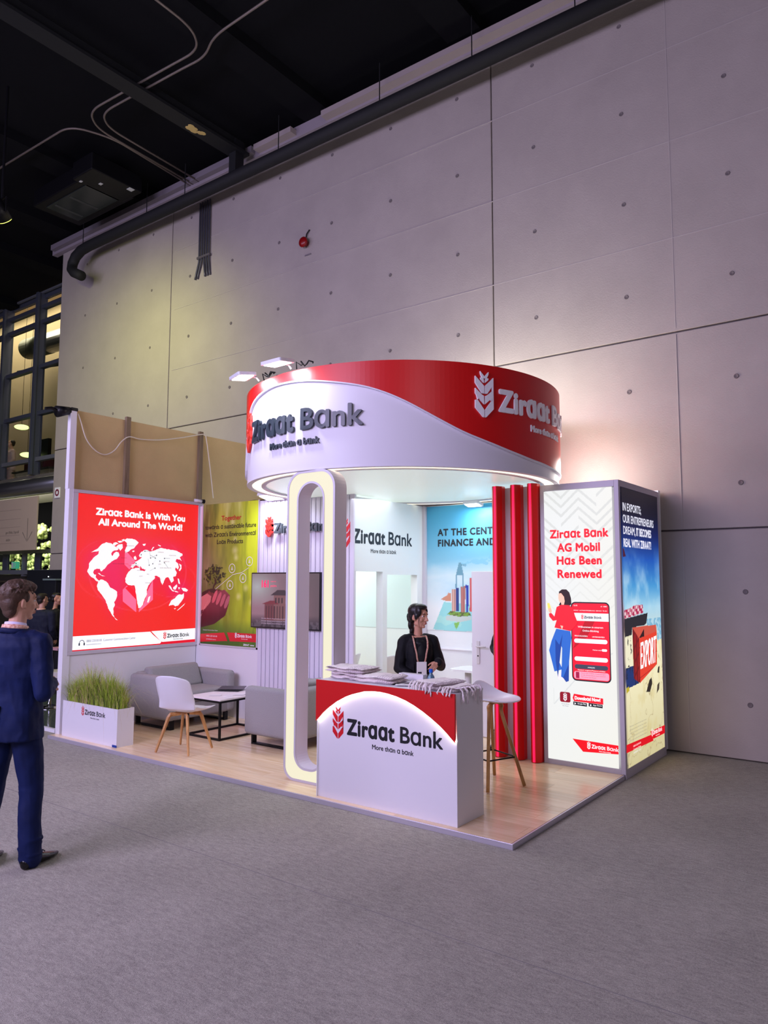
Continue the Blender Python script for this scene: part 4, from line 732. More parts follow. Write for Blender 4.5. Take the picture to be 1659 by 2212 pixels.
# light tower
t = thing('light_tower', 'square light box tower with backlit posters on two faces', 'light box', (-.39, 2.87, 0))
TX0, TX1, TY0, TY1, TZ = -.79, .012, 2.24, 3.5, 2.765
FR = mat('tower_frame', (196, 190, 202), .5, .1)
for x in (TX0, TX1-.045):
    for y in (TY0, TY1-.045): bxo('frame_post', FR, t, x, x+.045, y, y+.045, .0401, TZ, bevel=.003)
bxo('tower_foot', FR, t, .0045, TX1, TY0, TY1, 0, .04)
for z0, z1 in ((.0401, .085), (TZ-.06, TZ)):
    bxo('frame_rail', FR, t, TX0+.045, TX1-.045, TY0, TY0+.04, z0, z1); bxo('frame_rail', FR, t, TX0+.045, TX1-.045, TY1-.04, TY1, z0, z1)
    bxo('frame_rail', FR, t, TX1-.04, TX1, TY0+.045, TY1-.045, z0, z1); bxo('frame_rail', FR, t, TX0, TX0+.04, TY0+.045, TY1-.045, z0, z1)
bxo('tower_core', WHITE, t, TX0+.05, TX1-.05, TY0+.05, TY1-.05, .05, TZ-.01)
T0 = frame((-.745, 2.236, .09), (1, 0, 0), (0, 0, 1)); TW, TH = .695, 2.61
bxo('frame_rail', FR, t, TX0+.045, -.745, TY0-.003, TY0+.03, .085, TZ-.06)
LT = attr_mat('tower_print', 1.05)
def p_tow(U, V):
    C = np.zeros(U.shape+(3,))+np.array((236, 238, 238.)); C = mixc(C, np.clip(U*.8-.2, 0, 1)*.5, (240, 234, 214)); C = mixc(C, np.clip(.3-V, 0, 1)*1.2, (240, 240, 230))
    x = U*TW; y = V*TH; m = (V > .66)
    z = np.mod(y-np.abs(np.mod(x, .36)-.18)*.9*np.where(np.mod(x//.36, 2) > 0, 1, 1), .09)
    st = (z < .03) & m & (np.mod(np.floor((y-np.abs(np.mod(x, .36)-.18)*.9)/.09)+np.floor(x/.18), 5) > 0)
    C = mixc(C, st*np.clip((V-.60)*5, 0, 1)*.55, (204, 206, 204)); st2 = (z < .018) & (V > .5) & (V <= .68); C = mixc(C, st2*.25, (210, 210, 206))
    for q in ((.1, .2, .5, .32), (.55, .0, .55, .2), (.1, .2, .1, .26), (.5, .32, .95, .4)):
        d = np.abs((U-q[0])*(q[3]-q[1])-(V-q[1])*(q[2]-q[0]))/max(1e-6, np.hypot(q[2]-q[0], q[3]-q[1])); C = mixc(C, (d < .003)*((U >= min(q[0], q[2])-.004) & (U <= max(q[0], q[2])+.004) & (V > min(q[1], q[3])) & (V < max(q[1], q[3])))*.35, (190, 196, 200))
    return C
picture('poster_front', LT, t, T0, TW, TH, 150, 560, p_tow).__setitem__('label', 'backlit white poster for a banking app')
pf = t.children[-1]
F3 = lambda a, b, c: T0(a*TW, b*TH, c)
def E_(n, rgb): return mat('lit_'+n, rgb, .5, emit=.85)
RL = E_('red', (226, 12, 30))
for s, y, w_ in (('Ziraat Bank', 2.14, .59), ('AG Mobil', 2.005, .435), ('Has Been', 1.878, .465), ('Renewed', 1.748, .455)): put_text('headline', RL, t, T0, .002, s, .076, width=w_, x0=.355, y0=y, align='c', weight=.06, track=.03)
ph = MB().flat(rrect(.262, .645, .765, 1.515, .045), T0, .002).build('phone_print', E_('black', (24, 20, 30)), t, tri=True)
MB().flat(rrect(.272, .635, .777, 1.503, .038), T0, .0025).build('phone_screen', E_('red2', (222, 24, 20)), ph, tri=True)
MB().flat([(.272, 1.335), (.635, 1.335), (.635, 1.41), (.272, 1.41)], T0, .003).build('phone_banner', WL, ph)
MB().flat([(.272, 1.06), (.4, 1.335), (.5, 1.335), (.42, 1.18)], T0, .0028).build('phone_shade', E_('darkred', (170, 14, 24)), ph, tri=True)
mb = MB()
for y0, y1 in ((1.125, 1.165), (.955, .995)): mb.flat(rrect(.29, .617, y0, y1, .02), T0, .003)
mb.build('phone_fields', E_('field', (226, 226, 232)), ph, tri=True)
MB().flat(rrect(.29, .617, .88, .922, .02), T0, .003).build('phone_button', E_('slate', (56, 62, 76)), ph, tri=True)
MB().flat(rrect(.283, .625, .785, .856, .02), T0, .003).build('phone_notice', E_('pink', (240, 150, 168)), ph, tri=True)
mb = MB()
for x, y, w_, s, c in ((.455, 1.27, .25, 'Willkommen in unserem', .016), (.455, 1.235, .16, 'Online-Banking', .016), (.36, 1.185, .13, 'PRIVATKUNDEN', .012), (.53, 1.182, .12, 'UNTERNEHMEN', .011), (.515, 1.06, .085, 'Merken mich', .010), (.455, .893, .07, 'ANMELDEN', .010), (.455, .865, .27, 'Passwort vergessen/Passwort erhalten', .010), (.455, 1.43, .33, 'PRIVAT  AUTHENTIFIZIERUNG  SERVICE  TR EN', .008), (.31, 1.475, .04, '12:15', .012), (.59, 1.47, .06, 'ıl 100', .012)):
    text_mb(mb, T0, .0035, s, c, width=w_, x0=x, y0=y, align='c', weight=.03, strikes=4)
mb.flat(rrect(.56, .612, 1.055, 1.078, .011), T0, .0032)
mb.build('phone_text', WL, ph, tri=True)
mb = MB()
for k, s in enumerate(('Durch die mobilen Anwendungen', 'ist die Ziraat Bank International', 'AG immer bei Ihnen!')): text_mb(mb, T0, .0035, s, .009, width=.24 if k < 2 else .15, x0=.352, y0=.838-.019*k)
mb.build('phone_text', E_('dim', (110, 70, 84)), ph, fix=False)
MB().flat(rrect(.3, .335, .79, .85, .005), T0, .0035).build('phone_icon', E_('maroon', (150, 20, 60)), ph, tri=True)
logo(t, frame(T0(.395, 1.36, .0035), (1, 0, 0), (0, 0, 1)), .022, 0, RL, DKL, tagline=False)
order = (('hair', (38, 22, 22)), ('shoe', (226, 214, 214)), ('jeans', (38, 96, 178)), ('yphone', (236, 206, 90)), ('hand', (226, 170, 140)), ('face', (230, 176, 150)), ('sweater', (226, 26, 40)), ('hand2', (230, 176, 150)))
lady = thing('printed_woman', None, None); lady.parent = t; lady.location = (0, 0, 0)
for i, (k, c) in enumerate(order): MB().flat(LADY[k], F3, .0045+.0005*i).build('print_'+{'hair': 'hair', 'shoe': 'shoe', 'jeans': 'jeans', 'yphone': 'mobile', 'hand': 'hand', 'face': 'face', 'sweater': 'sweater', 'hand2': 'hand'}[k], E_('l_'+k, c), lady, tri=True)
MB().flat([(.14, .44), (.2, .42), (.25, .46), (.2, .36), (.17, .30), (.14, .36)], F3, .0062).build('print_crease', E_('l_jd', (20, 62, 140)), lady, tri=True)
MB().flat([(.245, .3), (.33, .35), (.33, .29), (.29, .285)], F3, .0062).build('print_crease', E_('l_jd', (0, 0, 0)), lady, tri=True)
# badges, banner
ab = MB().flat(rrect(.133, .24, .552, .648, .018), T0, .002).build('app_icon', E_('wine', (128, 8, 26)), t, tri=True)
emblem(MB(), T0, .003, .168, .562, .036).build('wheat_emblem', WL, ab, tri=True)
mb = MB(); text_mb(mb, T0, .002, 'Ziraat Bank', .010, width=.08, x0=.187, y0=.53, align='c'); text_mb(mb, T0, .002, 'AG Mobil', .010, width=.06, x0=.187, y0=.512, align='c'); mb.build('small_print', E_('gp', (120, 124, 130)), t, fix=False)
MB().flat([(.262, .60), (.275, .57), (.562, .565), (.562, .62), (.275, .64)], T0, .002).build('download_tag', RL, t, tri=True)
put_text('download_text', WL, t, T0, .003, 'Download Now!', .030, width=.255, x0=.282, y0=.588, weight=.07)
for x0, s1 in ((.268, 'Google Play'), (.42, 'App Store')):
    q = MB().flat([(x0, .535), (x0+.135, .53), (x0+.135, .562), (x0, .567)], T0, .002).build('store_badge', E_('bk', (10, 10, 16)), t)
    mb = MB(); text_mb(mb, T0, .003, s1, .012, width=.085, x0=x0+.042, y0=.545, weight=.03, strikes=4); mb.flat([(x0+.012, .538), (x0+.03, .549), (x0+.012, .56)] if x0 < .3 else [(x0+.02+.008*math.cos(a), .548+.009*math.sin(a)) for a in np.linspace(0, 6, 9)], T0, .003); mb.build('badge_text', WL, q, tri=True)
MB().flat([(.2525, .217), (.695, .208), (.695, .129), (.355, .108)], T0, .002).build('footer_band', RL, t, tri=True)
logo(t, frame(T0(.44, .152, .003), (1, 0, 0), (0, 0, 1)), .033, 0, WL, WL)
# side poster
S0 = frame((.0135, 2.31, .09), (0, 1, 0), (0, 0, 1)); SW, SH = 1.13, 2.61
def p_exp(U, V):
    n = fbm(U*4, V*9, 21, 5); C = np.zeros(U.shape+(3,))
    K = [(0, (206, 196, 150)), (.30, (238, 230, 190)), (.44, (240, 234, 200)), (.50, (190, 214, 220)), (.56, (160, 206, 230)), (.64, (70, 150, 210)), (.74, (24, 84, 180)), (.84, (14, 30, 90)), (.92, (10, 12, 34)), (1, (8, 8, 20))]
    for i in range(3): C[..., i] = np.interp(V, [k[0] for k in K], [k[1][i] for k in K])
    cl = np.clip((n-.48)*4, 0, 1)*np.clip((.8-V)*5, 0, 1)*np.clip((V-.5)*8, 0, 1); C = mixc(C, cl*.7, (226, 240, 246))
    gnd = V < .46; C = mixc(C, gnd*np.clip((fbm(U*9, V*18, 22)-.5)*3, 0, 1)*.5, (206, 186, 120)); C = mixc(C, gnd*(np.abs(fbm(U*5, V*12, 23)-.5) < .012)*.6, (170, 150, 110))
    D = EXPO; nn = fbm(U*30, V*60, 5)
    for k, c in (('sea', (120, 176, 206)), ('cargo', (200, 120, 140)), ('hull', (34, 34, 42)), ('block', (236, 230, 200)), ('deep', (20, 50, 110)), ('bside', (150, 22, 24)), ('btop', (206, 84, 66)), ('bfront', (226, 62, 40)), ('bhole', (40, 16, 18)), ('p1', (30, 28, 30)), ('p2', (40, 34, 30)), ('p3', (70, 60, 50)), ('p4', (190, 170, 40)), ('tag', (70, 20, 50))):
        ins = pip(D[k], U, V); C = mixc(C, ins*1., c)
        if k == 'cargo': C = mixc(C, (ins & (nn > .5))*.9, (170, 24, 70)); C = mixc(C, (ins & (((U*24).astype(int)+(V*90).astype(int)) % 3 == 0))*.8, (240, 226, 226))
        if k == 'sea': C = mixc(C, (ins & (nn > .5))*.6, (210, 232, 240))
        if k == 'bside': C = mixc(C, (ins & ((((U*44).astype(int) % 3) == 0) | (((V-.25*U)*60 % 3) < .7)))*.6, (84, 8, 14))
        if k == 'bfront': C = mixc(C, (ins & ((((V-.06*U)*100) % 5.5 < .35)))*.6, (150, 20, 20))
        if k == 'block': C = mixc(C, (ins & (nn > .66))*.9, (24, 24, 30))
        if k == 'deep': C = mixc(C, (ins & (nn > .6))*.6, (16, 24, 40))
    return C
picture('poster_side', LT, t, S0, SW, SH, 190, 520, p_exp).__setitem__('label', 'backlit blue poster about exports on the narrow face')
F4 = lambda a, b, c: S0(a*SW, b*SH, c)
qd = EXQ
def FQ(a, b, c):
    u = a; v = b
    x = qd[0][0]*(1-u)*(1-v)+qd[1][0]*u*(1-v)+qd[2][0]*u*v+qd[3][0]*(1-u)*v; y = qd[0][1]*(1-u)*(1-v)+qd[1][1]*u*(1-v)+qd[2][1]*u*v+qd[3][1]*(1-u)*v
    return F4(x, y, c)
mb = MB(); k_ = text('EXPORT', 1.0, width=1.0, per_letter=True)
for V_, F_ in k_:
    for dx in (-.012, 0, .012): mb.add([FQ(p[0]+dx, p[1], .002) for p in V_], F_)
mb.build('print_export', WL, t, fix=False)
for s, y, w_, wt in (('IN EXPORTS;', 2.39, .55, .0), ('OUR ENTREPRENEURS', 2.275, .95, .0), ('DREAM,', 2.165, .36, 0), ('REAL WITH ZIRAAT!', 2.045, .85, .05)): put_text('headline', mat('lit_pale', (120, 120, 130), .5, emit=1.1, emit_rgb=(222, 222, 238)), t, S0, .002, s, .074, width=w_, x0=.02, y0=y, weight=max(wt, .022))
put_text('headline', MATS['lit_pale'], t, S0, .002, 'IT BECOMES', .074, width=.48, x0=.40, y0=2.165, weight=.05)
for k in ('r1', 'r2'): MB().flat(EXPO[k], F4, .0015).build('footer_band', RL, t, tri=True)
fs = frame(F4(.66, .071, .003), (0, 1, -.02), (0, 0, 1)); logo(t, fs, .038, 0, WL, WL)
mb = MB()
for k in range(3): text_mb(mb, S0, .003, ('0850 220 00 00', 'Customer Center', 'ziraatbank.com.tr')[k], .016, width=.22, x0=.14, y0=.165-.03*k)
mb.build('small_print', WL, t, fix=False)
mb = MB()
for k in range(5): text_mb(mb, S0, .002, 'Ziraat supports exporters with a wide range of products', .012, width=.5, x0=.05, y0=.36-.032*k)
mb.build('small_print', E_('g3', (150, 146, 130)), t, fix=False)

# ================================================================ ROUND CANOPY
DX, DY, DR, DZ0, DZ1 = -2.27, 1.93, 1.6725, 2.812, 3.74
def dp(th, r, z): return (DX+r*math.sin(th), DY-r*math.cos(th), z)
t = thing('round_canopy', 'big round white and red canopy ring with raised lettering above the stand', 'canopy', (DX, DY, DZ0))
N_ = 160; an = [2*PI*i/N_ for i in range(N_)]
DW = mat('canopy_white', (222, 220, 232), .5)
MB().loft([[dp(a, r, z) for a in an] for r, z in ((DR, DZ0), (DR, DZ1), (DR-.04, DZ1), (DR-.04, DZ0))], closed=True).build('canopy_wall', DW, t, smooth=False)
for o in [t.children[-1]]:
    o.data.shade_smooth(); m_ = o.modifiers.new('edge', 'EDGE_SPLIT'); m_.split_angle = .6
wv = [(-60, 2.9), (-46, 2.9), (-41, 2.95), (-38.5, 3.12), (-36.5, 3.32), (-34.17, 3.45), (-30.45, 3.55), (-23.08, 3.62), (-12.2, 3.66), (-1.35, 3.65), (7.32, 3.62), (14.9, 3.58), (23.21, 3.53), (28.47, 3.48), (34.9, 3.4), (41.3, 3.3), (47.8, 3.2), (54.59, 3.11), (61.89, 3.05), (70.1, 2.99), (80.06, 2.94), (94.89, 2.91), (108.69, 2.9), (300, 2.9)]
ths = np.linspace(-60, 300, 241); zb_ = np.interp(ths, [p[0] for p in wv], [p[1] for p in wv])
k_ = np.ones(5)/5; zb2 = zb_.copy(); zb2[2:-2] = np.convolve(zb_, k_, 'valid')
rings = [[dp(math.radians(a), DR+r, z if z > 0 else zb2[i]) for r, z in ((.001, 0), (.022, 0), (.022, DZ1+.004), (.001, DZ1+.004))] for i, a in enumerate(ths[:-1])]
MB().loft(rings, closed=True).build('red_wave', mat('canopy_red', (206, 10, 14), .38), t)
rings = [[dp(math.radians(a), DR+r, zb2[i]+z) for r, z in ((.001, -.012), (.026, -.012), (.026, .0), (.001, .0))] for i, a in enumerate(ths[:-1])]
MB().loft(rings, closed=True).build('wave_edge', DW, t)
MB().loft([[dp(a, r, z) for a in an] for r, z in ((DR+.004, DZ0+.0), (DR+.004, DZ0-.012), (DR-.05, DZ0-.012), (DR-.05, DZ0))], closed=True).build('rim_trim', DW, t)
CREAM2 = mat('canopy_led', (255, 250, 225), .5, emit=1.3, emit_rgb=(252, 244, 214))
MB().loft([[dp(a, r, z) for a in an] for r, z in ((DR-.052, DZ0-.004), (DR-.145, DZ0-.004), (DR-.145, DZ0+.02), (DR-.052, DZ0+.02))], closed=True).build('light_ring', CREAM2, t)
MB().loft([[dp(a, r, z) for a in an] for r, z in ((DR-.147, DZ0-.012), (DR-.195, DZ0-.012), (DR-.195, DZ0+.03), (DR-.147, DZ0+.03))], closed=True).build('inner_trim', ALUL, t)
MB().loft([[dp(a, DR-.193, z) for a in an] for z in (DZ0+.004, DZ0+.03)]).build('ceiling_disc', mat('lit_membrane', (200, 206, 202), .35, emit=.42, emit_rgb=(232, 246, 236)), t, label='backlit white stretch ceiling')  # soft emission added to the disc in place of light bounced onto it
def arcf(th0, z0, r0=0.0):
    return lambda a, b, c: dp(math.radians(th0)+a/DR, DR+r0+c, z0+b)
logo(t, arcf(-27.3, 3.178), .19, .004, mat('red_letter', (222, 52, 44), .4), DARKTXT, ext=.024, letters=True)
logo(t, arcf(66.2, 3.338, .022), .19, .002, mat('white_letter', (246, 244, 250), .45), mat('white_letter', (0, 0, 0)), ext=.015, letters=True)
# floodlights on arms over the canopy edge
LAMP = mat('flood_panel', (255, 255, 255), .5, emit=9, emit_rgb=(246, 250, 255))
def flood(name_lab, c, az, tilt, w_=.22, power=22, group=None, target=None, arm=None, drop=None):
    t = thing('floodlight', name_lab, 'lamp', c, 0, group)
    R = Euler((tilt, 0, az)).to_matrix()
    F = lambda a, b, z: tuple(Vector(c)+R @ Vector((a, b, z)))
    mb = MB(); P = rrect(-w_/2, w_/2, -w_*.35, w_*.35, .02, 3); mb.prism(P, F, .0, .03); mb.build('lamp_housing', mat('lamp_case', (220, 222, 230), .4), t)
    mb = MB(); mb.prism(rrect(-w_*.42, w_*.42, -w_*.27, w_*.27, .015, 3), F, -.004, .001); mb.build('lamp_panel', LAMP, t)
    if arm: MB().tube([F(0, 0, .03), *arm], .01, 8).build('lamp_arm', ALUL, t)
    if drop: MB().tube(drop, .007, 6).build('lamp_cable', BLACKM, t, smooth=True)
    l = light('flood_light', 'AREA', F(0, 0, -.015), F(0, 0, -1) if target is None else target, power, (240, 246, 255), w_*.8, w_*.5); l.parent = t; l.location = Vector(l.location)-Vector(c)
    return t
for th_, lab in ((-21.5, 'floodlight on the canopy edge, the one nearer the left end'), (-2.5, 'floodlight on the canopy edge above the dark lettering')):
    th = math.radians(th_); c = dp(th, DR+.19, DZ1+.035)
    a1 = dp(th, DR+.02, DZ1+.03)
    cb = [dp(th+.02+.012*k, DR-.02+.03*math.sin(k*1.9), DZ1+.03+.06*abs(math.sin(k*1.3))) for k in range(11)]
    flood(lab, c, th, .12, .27, 11, 'floodlights on the canopy rim', dp(th, DR-.15, DZ0+.2), [dp(th, DR+.05, DZ1+.06), a1], cb)
light('canopy_top_glow', 'POINT', (DX+1.05, DY+.85, DZ1+.1), (0, 0, 0), 40, (255, 246, 226), size=.25)
light('canopy_top_glow', 'POINT', (DX+.1, DY+1.0, DZ1+.25), (0, 0, 0), 50, (255, 250, 236), size=.25)
light('canopy_under_light', 'AREA', (DX, DY+.4, DZ0-.03), (DX, DY+.6, 0), 18, (240, 246, 255), 1.6)  # unseen fill added below the disc to brighten the booth interior
light('meeting_room_light', 'AREA', (-4.6, 2.85, 2.75), (-4.4, 2.85, 0), 38, (240, 250, 245), .8)
light('storage_light', 'POINT', (-.75, 3.1, 2.95), (0, 0, 0), 40, (255, 248, 240), size=.2)
flood('floodlight over the fluted wall beside the tree poster', (-4.2, 1.83, 2.83), 0, -.25, .3, 16, None, (-4.2, 2.1, 1.6), [(-4.2, 2.0, 2.86), (-4.2, 2.07, 2.85)])
flood('floodlight above the blue mural', (-2.18, 3.32, 2.74), 0, -.2, .22, 7, None, (-2.18, 3.55, 1.6), [(-2.18, 3.45, 2.78), (-2.18, 3.53, 2.78)])
t = thing('corner_spot', 'small white spotlight with a black lens in the lounge corner', 'lamp', (-5.75, 2.0, 2.88))
MB().cone((-5.78, 1.93, 2.905), (-5.76, 2.04, 2.9), .022, .022, 12).build('spot_body', WHITE, t, smooth=True); MB().cone((-5.76, 2.04, 2.9), (-5.755, 2.08, 2.898), .026, .03, 12).build('spot_lens', BLACKM, t); bxo('spot_foot', WHITE, t, -5.79, -5.77, 1.95, 1.98, 2.885, 2.9)
tag(MB().tube([(-4.95, 2.085, 2.838), (-4.75, 2.08, 2.85), (-4.5, 2.085, 2.84)], .008, 6).build('lamp_flex', BLACKM, None), 'short black flex lying on top of the fluted wall', 'cable')

# ================================================================ GLOWING PILLAR
t = thing('loop_pillar', 'tall white loop shaped pillar with a glowing cream front', 'pillar', (-2.11, .35, .04))
def rr(hw, z0, z1, rb, rt, n=8, cx=-2.11):
    P = []
    for sx, cz, r, a in ((1, z0+rb, rb, -90), (1, z1-rt, rt, 0), (-1, z1-rt, rt, 90), (-1, z0+rb, rb, 180)):
        for i in range(n+1):
            q = math.radians(a+90*i/n); P.append((cx+sx*(hw-r)+r*math.cos(q), cz+r*math.sin(q)))
    return P
Y1_, Y2_ = .27, .43
so = rr(.29, .041, 2.80, .12, .17); si = rr(.148, .165, 2.68, .12, .148)
PW = mat('pillar_white', (222, 214, 226), .45)
def ring(mb, A, B_, ya, yb): return mb.loft([[(p[0], ya, p[1]) for p in A], [(p[0], yb, p[1]) for p in A], [(p[0], yb, p[1]) for p in B_], [(p[0], ya, p[1]) for p in B_]], closed=True)
ring(MB(), so, si, Y1_+.012, Y2_).build('pillar_body', PW, t)
o1 = rr(.29, .041, 2.80, .12, .17); o2 = rr(.268, .063, 2.778, .10, .15)
ring(MB(), o1, o2, Y1_, Y1_+.012).build('outer_trim', ALUL, t)
i1 = rr(.148, .165, 2.68, .12, .148); i2 = rr(.166, .147, 2.698, .136, .166)
ring(MB(), i2, i1, Y1_, Y1_+.012).build('inner_trim', ALUL, t)
ring(MB(), rr(.268, .063, 2.778, .10, .15), i2, Y1_+.005, Y1_+.011).build('light_face', CREAMLED, t)

# ================================================================ RECEPTION COUNTER
t = thing('reception_counter', 'white reception counter with red arch panel and dark lettering', 'counter', (-1.13, .25, .04))
bxo('counter_body', WHITE, t, -1.804, -.466, .065, .452, .04, .968, bevel=.002); bxo('counter_top', WHITE, t, -1.806, -.464, .05, .454, .968, .984, bevel=.002)
bxo('work_shelf', WHITE, t, -1.78, -.66, .452, .66, .86, .88); bxo('shelf_end', WHITE, t, -1.78, -1.76, .452, .66, .04, .86); bxo('shelf_end', WHITE, t, -.68, -.66, .452, .66, .04, .86)
arc = [(-1.806, .648), (-1.785, .668), (-1.735, .717), (-1.679, .762), (-1.59, .822), (-1.495, .87), (-1.435, .893), (-1.37, .911), (-1.3, .93), (-1.222, .939), (-1.14, .941), (-1.062, .934), (-.98, .92), (-.899, .899), (-.82, .869), (-.741, .832), (-.665, .79), (-.589, .742), (-.53, .697), (-.479, .652), (-.464, .64)]
FC = lambda a, b, c: (a, .065-c, b)
MB().prism([(-.464, .984), (-1.806, .984)]+arc, FC, .016, .032).build('red_panel', RED, t, tri=True)
rings = [[(p[0], y, p[1]+d) for y, d in ((.064, .002), (.038, .002), (.038, .012), (.064, .012))] for p in arc]
MB().loft(rings).build('arch_light', mat('arch_led', (255, 250, 225), .5, emit=20, emit_rgb=(255, 248, 222)), t)
bxo('side_batten', WHITE, t, -1.806, -1.80, .05, .065, .04, .65)
logo(t, frame((-1.494, .0645, .573), (1, 0, 0), (0, 0, 1)), .1165, .0005, mat('emblem_red', (206, 16, 34), .4), BLACKPRINT)

# things on the counter
def towel_mat(name, base, stripe, amt):
    m = mat(name, base, .95, bump=1.0, bscale=110, spec=.1); nt = m.node_tree; N = nt.nodes; L = nt.links; b = N['Principled BSDF']
    tc = N.new('ShaderNodeTexCoord'); sp = N.new('ShaderNodeSeparateXYZ'); L.new(tc.outputs['Object'], sp.inputs[0])
    def M2(op, a, v):
        n = N.new('ShaderNodeMath'); n.operation = op
        for i, x in enumerate((a, v)):
            if isinstance(x, (int, float)): n.inputs[i].default_value = x
            elif x is not None: L.new(x, n.inputs[i])
        return n.outputs[0]
    st = M2('GREATER_THAN', M2('SINE', M2('MULTIPLY', sp.outputs[0], 300), None), .55); ck = M2('GREATER_THAN', M2('SINE', M2('MULTIPLY', sp.outputs[1], 130), None), .72)
    side = M2('GREATER_THAN', sp.outputs[0], .03); f = M2('MULTIPLY', M2('MULTIPLY', M2('MAXIMUM', st, ck), side), amt)
    mx = N.new('ShaderNodeMix'); mx.data_type = 'RGBA'; L.new(f, mx.inputs['Factor']); mx.inputs[6].default_value = (*lin(base), 1); mx.inputs[7].default_value = (*lin(stripe), 1)
    L.new(mx.outputs[2], b.inputs['Base Color']); return m
TW_ = towel_mat('towel_cotton', (250, 240, 240), (150, 120, 150), .38); TWP = mat('towel_stripe', (186, 150, 168), .95, bump=.6, bscale=120); TWD = mat('towel_check', (150, 138, 160), .95)
def towel(label, x0, x1, y0, y1, z0, z1, seed, rz=0, fringe=None, stripes='end', group='folded cotton towels on the counter'):
    cx, cy = (x0+x1)/2, (y0+y1)/2; hx, hy, h = (x1-x0)/2, (y1-y0)/2, z1-z0
    t = thing('folded_towel', label, 'towel', (cx, cy, z0), rz, group); rg = random.Random(seed)
    nl = 2
    for k in range(nl):
        v = []; f = []; nx, ny = 22, 12; a = h*k/nl+.002; b = h*(k+1)/nl
        def P(u, w_, s):
            ex = hx*(1-.03*k); ey = hy*(1-.02*k); X = ex*(2*u-1); Y = ey*(2*w_-1)
            e = max(0, 1-(2*u-1)**12)*max(0, 1-(2*w_-1)**14); m_ = (a+b)/2
            return (X+.004*mnoise.noise((X*20, Y*20, seed)), Y, m_+s*((b-a)/2)*e**.3+.009*mnoise.noise((X*11+seed, Y*11, k*3))*(s > 0)+.004*mnoise.noise((X*40+seed, Y*40, k*3))*(s > 0))
        for s in (1, -1):
            for i in range(nx+1):
                for j in range(ny+1): v.append(P(i/nx, j/ny, s))
        n_ = (nx+1)*(ny+1)
        for s in (0, 1):
            for i in range(nx):
                for j in range(ny):
                    q = [s*n_+i*(ny+1)+j, s*n_+(i+1)*(ny+1)+j, s*n_+(i+1)*(ny+1)+j+1, s*n_+i*(ny+1)+j+1]; f.append(tuple(q if s == 0 else q[::-1]))
        mb = MB(); mb.add(v, f); mb.build('towel_fold', TW_, t, smooth=True, world=False, fix=False)
    if fringe:
        for (ax, n, lo, hi) in fringe:
            mb = MB()
            for i in range(n):
                u = (i+.5)/n*2-1; L = rg.uniform(lo, hi)
                if ax == 'y': s0 = Vector((hx*u, -hy*.9, h*.8)); dr = Vector((rg.uniform(-.25, .25), -1, 0))
                else: s0 = Vector((hx*.92, hy*u, h*.8)); dr = Vector((1, rg.uniform(-.3, .3), 0))
                reach = rg.uniform(.025, .05); p1 = s0+dr*reach+Vector((0, 0, .006)); p2 = p1+dr*.02+Vector((0, 0, -.02)); P = [s0, p1, p2]
                for q in range(3): P.append(P[-1]+Vector((rg.uniform(-.008, .008), rg.uniform(-.004, .0) if ax == 'y' else rg.uniform(-.006, .006), -L/3)))
                mb.tube(P, [.004, .0065, .0065, .006, .007, .003], 6)
            mb.build('fringe', TW_, t, world=False, smooth=True, kind='stuff')
    return t
CT = .984
towel('pale checked towel at the left end, lower one of the stack of two', -1.75, -1.43, .14, .42, CT, CT+.055, 1)
towel('pale checked towel at the left end, upper one of the stack of two', -1.80, -1.40, .13, .41, CT+.058, CT+.105, 2)
towel('single checked towel lying flat right of the stack of two', -1.47, -1.10, .11, .38, CT, CT+.06, 3, .04)
towel('rolled pink striped towel whose fringe hangs over the front edge', -.84, -.60, .08, .42, CT, CT+.062, 4, -.25, [('y', 13, .03, .09)])
towel('loosely folded white towel with fringe hanging at the right end', -.59, -.475, .07, .36, CT, CT+.04, 5, -.1, [('x', 10, .03, .11), ('y', 6, .02, .04)], stripes=None)
PAPER = mat('paper', (226, 222, 230), .5); PAPD = mat('paper_dark', (52, 44, 54), .4)
for k, (x, y, a, m_) in enumerate(((-1.07, .20, .2, PAPD), (-1.01, .23, .35, PAPER), (-.98, .27, .1, PAPD), (-1.0, .17, .5, PAPER))):
    o = MB().box(-.075, .075, -.04, .04, 0, .002).build('brochure', m_, None, world=False); o.location = (x, y, CT+.0003+.0024*k); o.rotation_euler.z = a
    tag(o, ('dark brochure at the bottom of the fan of leaflets', 'pale leaflet second from the bottom of the fan', 'dark leaflet at the back of the fan', 'pale leaflet on top of the fan')[k], 'leaflet', 'leaflets fanned out on the counter')
t = thing('document_box', 'low white box standing on the shelf in front of the woman', 'box', (-1.13, .5, .88))
bxo('box_body', PAPER, t, -1.27, -1.03, .47, .53, .8805, 1.035, bevel=.004); bxo('box_lid', WHITE, t, -1.272, -1.028, .468, .532, 1.02, 1.036)
t = thing('water_bottle', 'small clear water bottle with a blue cap on the counter', 'bottle', (-.965, .49, .88))
pf_ = [(0, .031), (.006, .034), (.05, .033), (.058, .031), (.07, .034), (.12, .034), (.15, .026), (.168, .014), (.182, .013)]
MB().loft([[(-.965+r*math.cos(a), .49+r*math.sin(a), .881+z) for a in np.linspace(0, 2*PI, 25)[:-1]] for z, r in pf_]).build('bottle_body', mat('bottle_plastic', (150, 196, 226), .05, trans=.75, ior=1.2), t, smooth=True)
MB().cone((-.965, .49, 1.06), (-.965, .49, 1.088), .0165, .0155, 18).build('bottle_cap', mat('cap_blue', (20, 90, 200), .35), t)
MB().loft([[(-.965+.0345*math.cos(a), .49+.0345*math.sin(a), z) for a in np.linspace(0, 2*PI, 25)[:-1]] for z in (.955, 1.0)], cap=False).build('bottle_label', mat('label_teal', (120, 190, 180), .5, var=.5, vscale=60), t)

